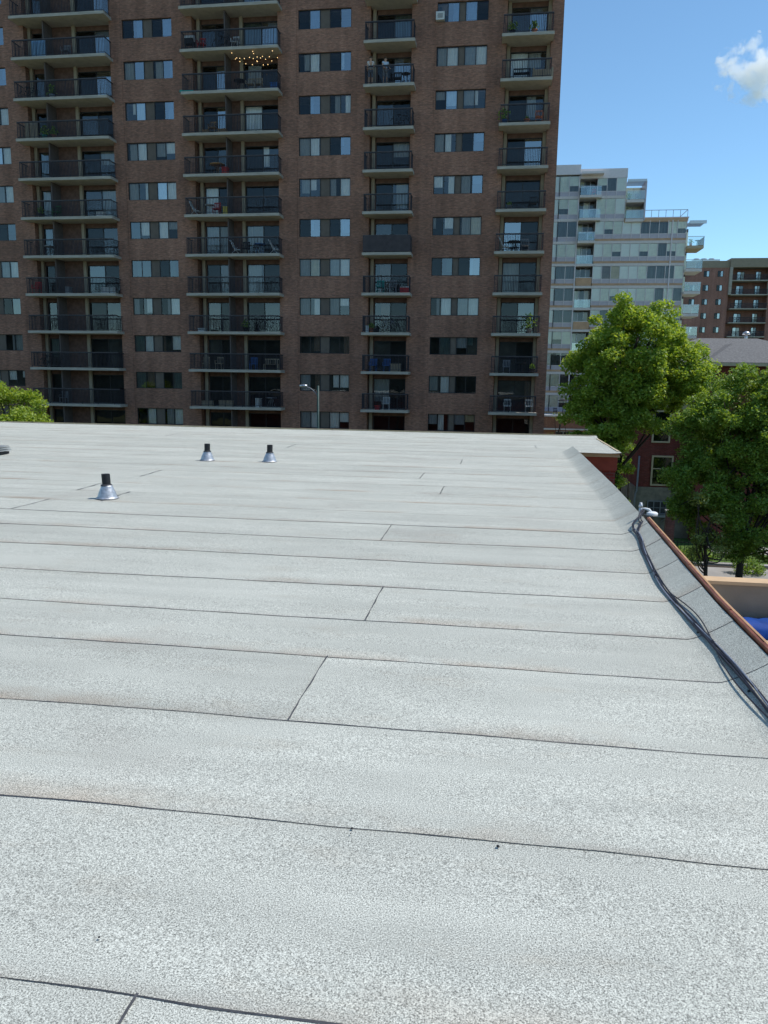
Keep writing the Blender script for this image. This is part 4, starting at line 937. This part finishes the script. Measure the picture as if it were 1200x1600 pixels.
# ------------------------------------------------------------------ red brown apartment block far right
RY = 178.
rb = empty('far_brick_block', (60, RY+8, GZ), 'distant red brown brick apartment block with beige top band and dark balconies', 'apartment block')
mb = MB(); mb.box(38, 47.3, RY, RY+16, GZ, 26.0); mb.box(47.3, 86, RY+2.4, RY+16, GZ, 26.0); mb.box(55.3, 66, RY, RY+2.4, GZ, 26.0); mb.build('brick_wall', M['brick_far'], rb)
mb = MB(); mb.box(37.9, 47.2, RY-.1, RY+16, 26.0, 27.4); mb.box(47.2, 86, RY-.6, RY+16, 26.0, 27.85); mb.build('parapet_band', M['stucco'], rb)
MB().box(47.2, 47.75, RY-.6, RY+2.4, 20.4, 26.0).build('pier', M['conc'], rb)
MB().box(55.0, 55.35, RY-.4, RY, 20.4, 26.0).build('pier', M['conc'], rb)
for k in range(8):
    zt_ = 25.35-2.9*k
    for x0 in (42.05, 44.85) + ((39.4,) if k > 0 else ()) + ((56.3, 59.0)):
        wo = inst('window', cache.setdefault('fw', frame_mesh(1.15, 1.2, [.57], .08).mesh('window', M['frame'])), rb, (x0, RY-.06, zt_-1.2))
        MB().box(x0+.03, x0+1.12, RY-.012, RY-.008, zt_-1.17, zt_-.03).build('window_recess', M['dark'], rb)
        inst('pane', pane_mesh(.5, 1.06), wo, (x0+.07, RY-.03, zt_-1.13), M['g_dark']); inst('pane', pane_mesh(.5, 1.06), wo, (x0+.60, RY-.03, zt_-1.13), M['g_sky'])
        if cr_.random() < .7: inst('blind', pane_mesh(.5, 1.06), wo, (x0+.60, RY-.015, zt_-1.13), M['cur_w'])
    z = 23.3-2.9*k
    bo = MB().box(47.75, 55.2, RY-.6, RY+2.4, z-.1, z+.12).build('balcony', M['conc'], rb)
    mbb = MB(); mbb.box(47.8, 55.2, RY-.55, RY-.50, z+1.12, z+1.2)
    for i in range(46): mbb.box(47.8+i*.16, 47.86+i*.16, RY-.54, RY-.51, z+.15, z+1.12)
    mbb.build('railing', M['rail'], bo)
    for x0, wd in ((49.4, 1.5), (53.2, 1.1)):
        do = inst('patio_door', cache.setdefault(('fd', wd), frame_mesh(wd, 2.0, [wd/2], .08).mesh('patio_door', M['frame'])), rb, (x0, RY+2.30, z+.15))
        inst('pane', pane_mesh(wd/2-.1, 1.85), do, (x0+.08, RY+2.33, z+.22), M['g_sky']); inst('pane', pane_mesh(wd/2-.1, 1.85), do, (x0+wd/2+.03, RY+2.33, z+.22), M['g_clear'])
        MB().box(x0+.05, x0+wd-.05, RY+2.36, RY+2.39, z+.2, z+2.1).build('curtain', M[cr_.choice(['cur_w', 'cur_y', 'cur_b', 'cur_w'])], do)
mb = MB(); mb.box(41.0, 46.6, RY+6, RY+9, 27.4, 28.6); mb.build('rooftop_unit', M['alu'], rb)
for i in range(3): MB().lathe((42+i*1.6, RY+7.5, 28.6), [(.6, 0), (.6, .35), (.1, .4)], 12).build('fan_cowl', M['grey'], rb)

# ------------------------------------------------------------------ low flat roof behind the house
fb = empty('flat_roof_block', (30, 80, GZ), 'low dark block with a thin white roof edge behind the grey shingle roof', 'building')
MB().box(19.5, 45, 76, 90, GZ, 5.2).build('wall', M['dark'], fb); MB().box(19.3, 45, 75.8, 90, 5.2, 5.6).build('roof_edge', M['wpanel'], fb)
MB().tube([(22.2, 76.4, 5.6), (22.2, 76.4, 6.2)], .12, 8).lathe((22.2, 76.4, 6.2), [(.35, 0), (.3, .2), (.02, .32)], 10).build('roof_vent', M['alu'], fb)

# ------------------------------------------------------------------ red brick house among the trees
hs = empty('red_brick_house', (15, 55, GZ), 'old red brick house with grey shingle hip roof and cream trim behind the trees', 'house')
HX0, HX1, HY0, HY1 = 8.75, 21., 50., 62.
mb = MB(); mb.box(HX0, HX1, HY0, HY1, -4.75, 2.75); mb.build('brick_wall', M['brick_red'], hs)
MB().box(HX0-.06, HX1+.06, HY0-.06, HY1+.06, GZ, -4.75).build('stone_base', mat('stone_base', (.22, .19, .15), .9, var=.35, vscale=2), hs)
MB().box(HX0+1.0, HX1+.05, HY0-.10, HY0-.002, .15, .95).build('frieze', M['cream'], hs)
mb = MB(); mb.box(HX0-.45, HX1+.45, HY0-.45, HY1+.45, 2.75, 2.95); mb.build('eaves', M['cream'], hs)
rf = MB(); e0, e1, f0, f1 = HX0-.5, HX1+.5, HY0-.5, HY1+.5
rz0, rz1 = 2.96, 4.75; rr = [(13.2, 56, rz1), (17.0, 56, rz1)]
A, B_, C_, D_ = (e0, f0, rz0), (e1, f0, rz0), (e1, f1, rz0), (e0, f1, rz0)
rf.poly([A, B_, rr[1], rr[0]]); rf.poly([B_, C_, rr[1]]); rf.poly([C_, D_, rr[0], rr[1]]); rf.poly([D_, A, rr[0]])
rf.poly([(12.0, f0-1.2, rz0), (17.0, f0-1.2, rz0), (14.5, 52.5, 4.25)]); rf.poly([(12.0, f0-1.2, rz0), (14.5, 52.5, 4.25), (14.5, 55, 4.25), (12.0, 55, rz0)]); rf.poly([(17.0, f0-1.2, rz0), (17.0, 55, rz0), (14.5, 55, 4.25), (14.5, 52.5, 4.25)])
rf.build('roof', M['shingle'], hs)
mb = MB(); mb.box(12.1, 16.9, HY0-1.0, HY0-.1, GZ, 2.75); mb.build('front_bay', M['brick_red'], hs)
MB().box(11.95, 17.05, HY0-1.75, HY0-.46, 2.76, 2.94).build('bay_eaves', M['cream'], hs)
for (x0, z0_, wd, ht) in ((9.5, -1.95, 1.1, 2.0), (9.6, -4.65, 1.3, 1.9), (9.6, 1.1, 1.1, 1.3), (18.2, -1.95, 1.1, 2.0)):
    wo = inst('window', frame_mesh(wd, ht, [], .10, .10).mesh('window', M['cream']), hs, (x0, HY0-.09, z0_))
    MB().box(x0+.1, x0+wd-.1, HY0-.09, HY0-.03, z0_+ht*.55, z0_+ht*.55+.06).build('sash', M['cream'], wo)
    MB().box(x0+.1, x0+wd-.1, HY0-.02, HY0-.01, z0_+.1, z0_+ht-.1).build('blind', M['dark'], wo)
    inst('pane', pane_mesh(wd-.2, ht-.2), wo, (x0+.1, HY0-.05, z0_+.1), M['g_teal'])
wo = inst('basement_window', frame_mesh(1.5, .85, [.4, .8, 1.15], .06, .08).mesh('basement_window', M['grey']), hs, (9.5, HY0-.15, -6.45))
MB().box(9.55, 10.95, HY0-.12, HY0-.1, -6.06, -6.02).build('glazing_bar', M['grey'], wo)
MB().box(9.55, 10.95, HY0-.085, HY0-.07, -6.4, -5.65).build('blind', M['dark'], wo)
MB().box(9.3, 11.2, HY0-.3, HY0-.07, -6.62, -6.5).build('stone_sill', M['pave'], hs)
MB().tube([(8.82, HY0-.12, -2.8), (8.80, HY0-.12, -5.0), (8.72, HY0-.14, -5.2), (8.66, HY0-.14, -7.8)], .055, 8).build('downpipe', M['grey'], hs)
MB().tube([(11.35, HY0-.12, -3.0), (11.35, HY0-.12, -6.1), (10.4, HY0-.2, -6.9)], .04, 8).build('drain_pipe', M['grey'], hs)
rf2 = MB(); rf2.box(-3, 8.69, 59, 63, GZ, -4.2); tag(rf2.build('garden_wall', M['brick_podium']), 'orange brick garden wall running left from the red house', 'wall')
gp = empty('brick_gatepost', (9.67, 44, GZ), 'square brick gatepost with stone cap on the lawn before the red house', 'gatepost')
MB().box(9.45, 9.89, 43.8, 44.24, GZ, -5.33).build('shaft', M['brick_pier'], gp); MB().box(9.40, 9.94, 43.75, 44.29, -5.33, -5.24).build('cap', M['pave'], gp)
fn_ = empty('iron_fence', (12, 44, GZ), 'low dark iron fence running right from the brick gatepost', 'fence')
for i in range(28): MB().box(9.95+i*.2, 9.975+i*.2, 44.0, 44.03, GZ+.05, GZ+1.1).build('bar', M['black'], fn_) if i < 28 else None
mb = MB(); mb.box(9.9, 15.5, 43.995, 44.035, GZ+.95, GZ+.99); mb.box(9.9, 15.5, 43.995, 44.035, GZ+.2, GZ+.24); mb.build('rail', M['black'], fn_)

# ------------------------------------------------------------------ street lamp
SY = 40.
lp = empty('street_lamp', (-9.43, SY, GZ), 'green street lamp with curved arm and white head before the dark tower', 'street lamp')
MB().tube([(-9.43, SY, GZ), (-9.43, SY, 1.32)], .09, 10, r1=.06).build('pole', mat('lamp_green', (.02, .05, .045), .5, var=.2), lp)
MB().tube(smooth_path([(-9.43, SY, .75), (-9.6, SY, .98), (-9.85, SY, 1.18), (-10.15, SY, 1.27)], 5), .028, 6).build('arm', M['grey'], lp)
mb = MB(); mb.tube([(-10.02, SY, 1.29), (-10.2, SY, 1.31), (-10.42, SY, 1.29)], .07, 8); mb.build('lamp_head', M['alu'], lp)

# ------------------------------------------------------------------ unseen block added behind the viewer so low windows reflect something dark
bb = empty('reflected_block', (-10, -60, GZ), 'plain unseen block added behind the viewer for the tower windows to reflect', 'building')
MB().box(-170, 60, -75, -60, GZ, 11).build('wall', mat('grey_green_wall', (.13, .15, .145), .9, var=.6, vscale=.25), bb); MB().box(-170.2, 60.2, -75.2, -59.8, 11, 11.4).build('coping', M['pave'], bb)

# ------------------------------------------------------------------ trees
def leaf_cloud(name, mtl, parent, clumps, per, size, seed, up_bias=.5):
    rg = np.random.default_rng(seed); P = []
    for (cx, cy, cz, r, dens) in clumps:
        n = int(per*r*r*dens); d = rg.normal(size=(n, 3)); d /= np.linalg.norm(d, axis=1)[:, None]
        rr = r*rg.random(n)**.38
        p = d*rr[:, None]; p[:, 2] *= .72
        p += rg.normal(size=(n, 3))*.06*r
        P.append(p+np.array([cx, cy, cz]))
    P = np.concatenate(P); n = len(P)
    nr = rg.normal(size=(n, 3)); nr[:, 2] = np.abs(nr[:, 2])+up_bias; nr /= np.linalg.norm(nr, axis=1)[:, None]
    u = np.cross(nr, rg.normal(size=(n, 3))); u /= np.linalg.norm(u, axis=1)[:, None]; v = np.cross(nr, u)
    s = size*rg.uniform(.6, 1.35, n)[:, None]
    V = np.empty((n, 4, 3)); V[:, 0] = P-u*s; V[:, 1] = P+v*s*.5-nr*s*.12; V[:, 2] = P+u*s; V[:, 3] = P-v*s*.5-nr*s*.12
    off = np.array(W[parent.name]); V = (V-off).reshape(-1, 3)
    me = bpy.data.meshes.new(name); me.vertices.add(4*n); me.vertices.foreach_set('co', V.ravel()); me.loops.add(4*n)
    me.loops.foreach_set('vertex_index', np.arange(4*n)); me.polygons.add(n); me.polygons.foreach_set('loop_start', np.arange(0, 4*n, 4)); me.update(calc_edges=True)
    me.materials.append(mtl); o = inst(name, me, parent); return o
def tree(name, base, ells, nclump, crange, per, size, mtl, seed, label, cat='tree', trunk_r=.22, group=None, fork=None):
    rg = random.Random(seed); root = empty(name, base, label, cat, group); clumps = []
    vols = [a*b*c for (_, _, _, a, b, c) in ells]; tot = sum(vols)
    for (ex, ey, ez, a, b, c), v in zip(ells, vols):
        for i in range(max(3, int(nclump*v/tot))):
            while True:
                d = Vector((rg.gauss(0, 1), rg.gauss(0, 1), rg.gauss(0, 1)))
                if d.length > .1: break
            d.normalize(); rr = rg.uniform(.45, 1.0)**.6
            clumps.append((ex+d.x*a*rr, ey+d.y*b*rr, ez+d.z*c*rr, rg.uniform(*crange), rg.uniform(.55, 1.15)))
    leaf_cloud('crown', mtl, root, clumps, per, size, seed)
    bx, by, bz = base; top = max(e[2]+e[5]*.2 for e in ells); cx = sum(e[0]*v for e, v in zip(ells, vols))/tot; cy = sum(e[1]*v for e, v in zip(ells, vols))/tot
    fz = fork if fork is not None else bz+(top-bz)*.45
    tp = [(bx, by, bz), (bx+.05, by, bz+.5), (bx+(cx-bx)*.15, by, (bz+fz)/2), (bx+(cx-bx)*.4, by, fz), (cx, cy, (fz+top)/2), (cx+.2, cy, top)]
    tp = smooth_path(tp, 4); mb = MB(); mb.tube(tp, trunk_r*1.25, 10, r1=.04); mb.build('trunk', M['bark'], root)
    mb = MB(); pk = sorted(clumps, key=lambda c: rg.random())[:min(42, len(clumps))]
    for c in pk:
        t0 = rg.uniform(.45, .95); q = tp[int(t0*(len(tp)-1))]; m_ = (Vector(q)+Vector(c[:3]))/2+Vector((rg.uniform(-.3, .3), rg.uniform(-.3, .3), -.25))
        mb.tube(smooth_path([q, m_, c[:3]], 4), trunk_r*.38, 5, r1=.015)
    mb.build('limbs', M['bark'], root); return root
tree('tree', (5.9, 40.5, GZ), [(6.5, 40.5, 3.4, 2.4, 2.4, 2.7), (8.8, 40.5, 2.2, 1.6, 1.6, 1.8), (4.7, 40.5, 2.0, 1.35, 1.4, 2.1), (5.2, 40.5, -.4, 1.9, 2.0, 1.9), (6.9, 40, .9, 1.9, 1.5, 1.5), (8.4, 40.5, 1.1, 1.3, 1.3, 1.2), (5.9, 41, -2.6, .95, 1.2, 1.4)],
     330, (.32, .68), 1400, .088, M['leaf1'], 14, 'tall bright green tree with full crown in front of the glass block', trunk_r=.22, fork=-1.2, group=None)
tree('tree', (11.2, 36.5, GZ), [(10.7, 36.5, -.2, 2.5, 2.4, 2.9), (13.3, 36.8, .4, 2.9, 2.4, 2.8), (9.2, 36.3, -2.8, 1.7, 1.6, 1.8), (9.3, 36.4, -.5, 1.4, 1.3, 1.5), (11.9, 36.3, -4.3, 2.8, 2.0, 1.9)],
     380, (.32, .66), 1500, .074, M['leaf2'], 23, 'broad dark green tree filling the right edge before the red house', trunk_r=.17, fork=-4.8)
tree('sapling', (9.3, 34.5, GZ), [(8.95, 34.5, -4.2, .75, .7, 1.3), (9.3, 34.5, -5.5, .85, .8, .8)], 22, (.28, .45), 900, .07, M['leaf3'], 31, 'small slim olive green tree on the street below the broad tree', trunk_r=.10, fork=-6)
tree('tree', (-30.3, 44, GZ), [(-30.4, 44, -1.7, 3.1, 2.5, 2.7), (-27.7, 44, -1.7, 1.5, 1.5, 1.5)], 70, (.45, .8), 900, .095, M['leaf1'], 41, 'green tree top rising above the roof at the left, before the tower', trunk_r=.2)
tree('sapling', (4.1, 52, GZ), [(4.0, 52, -1.2, .6, .5, .9), (3.8, 52, -2.2, .9, .6, .8)], 12, (.2, .35), 330, .075, M['leaf3'], 51, 'thin sparse sapling at the right foot of the dark tower', trunk_r=.05, fork=-3)
tree('tree', (8.0, 47.5, GZ), [(6.7, 47.5, -2.6, 1.2, 1.2, 1.8), (6.6, 47.5, -5.0, 1.2, 1.2, 1.4)], 34, (.4, .6), 800, .09, M['leaf2'], 61, 'dark shaded tree between the bright tree and the red house', trunk_r=.12)
for i, (bx, by, a, h, lab) in enumerate([(12.9, 40.6, .9, .55, 'low ragged shrub beside the pavement, under the broad tree'), (16., 40.8, 1.6, .8, 'wide dark shrub at the right edge beside the pavement'), (11.0, 43.4, .8, .5, 'small shrub on the lawn right of the gatepost')]):
    r = empty('shrub', (bx, by, GZ), lab, 'shrub')
    rg = random.Random(i); leaf_cloud('foliage', M['leaf2'], r, [(bx+rg.uniform(-a, a), by+rg.uniform(-.4, .4), GZ+.2+rg.uniform(0, h), .35, 1) for _ in range(12)], 700, .07, 90+i)
    mb = MB(); [mb.tube([(bx, by, GZ), (bx+rg.uniform(-a, a), by, GZ+.3+h*.6)], .02, 5, r1=.008) for _ in range(6)]; mb.build('stem', M['bark'], r)

# ------------------------------------------------------------------ cloud: a real body of vapour far off
cd = Vector((.2463, .9135, .3235)).normalized(); CC = CAM+cd*1500
def cloud(c, sx, sy, sz, seed, dens, label, thr=.47):
    rg = np.random.default_rng(seed)
    mb = MB(); mb.lathe((0, 0, 0), [(max(.001, math.sin(math.pi*i/12)), -math.cos(math.pi*i/12)) for i in range(13)], 20)
    mb.v = [(v[0]*sx, v[1]*sy, v[2]*sz) for v in mb.v]
    m = bpy.data.materials.new('cloud_vapour'); m.use_nodes = True; t = m.node_tree; L = t.links.new
    for n in list(t.nodes): t.nodes.remove(n)
    o = t.nodes.new('ShaderNodeOutputMaterial'); pv = t.nodes.new('ShaderNodeVolumePrincipled'); pv.inputs['Color'].default_value = (1, 1, 1, 1); pv.inputs['Anisotropy'].default_value = .2
    tc = t.nodes.new('ShaderNodeTexCoord'); mp = t.nodes.new('ShaderNodeMapping'); mp.inputs['Scale'].default_value = (1/sx, 1/sy, 1/sz); L(tc.outputs['Object'], mp.inputs[0])
    ln = t.nodes.new('ShaderNodeVectorMath'); ln.operation = 'LENGTH'; L(mp.outputs[0], ln.inputs[0])
    n = t.nodes.new('ShaderNodeTexNoise'); n.inputs['Scale'].default_value = 3.2/sx; n.inputs['Detail'].default_value = 7; n.inputs['Roughness'].default_value = .58; n.inputs['Distortion'].default_value = .3
    L(tc.outputs['Object'], n.inputs[0])
    s = t.nodes.new('ShaderNodeMath'); s.operation = 'MULTIPLY_ADD'; s.inputs[1].default_value = -.30; L(ln.outputs['Value'], s.inputs[0]); L(n.outputs[0], s.inputs[2])
    r = t.nodes.new('ShaderNodeMapRange'); r.inputs['From Min'].default_value = thr-.16; r.inputs['From Max'].default_value = thr-.08; r.inputs['To Min'].default_value = 0; r.inputs['To Max'].default_value = dens; L(s.outputs[0], r.inputs[0])
    L(r.outputs[0], pv.inputs['Density']); L(pv.outputs[0], o.inputs['Volume'])
    ob = mb.build('cloud', m, None, (0, 0, 0)); ob.location = c
    tag(ob, label, 'cloud')
    return ob
cloud(CC+Vector((22, 0, 0)), 84, 46, 55, 3, .055, 'small white puffy cloud in the blue sky at the upper right')
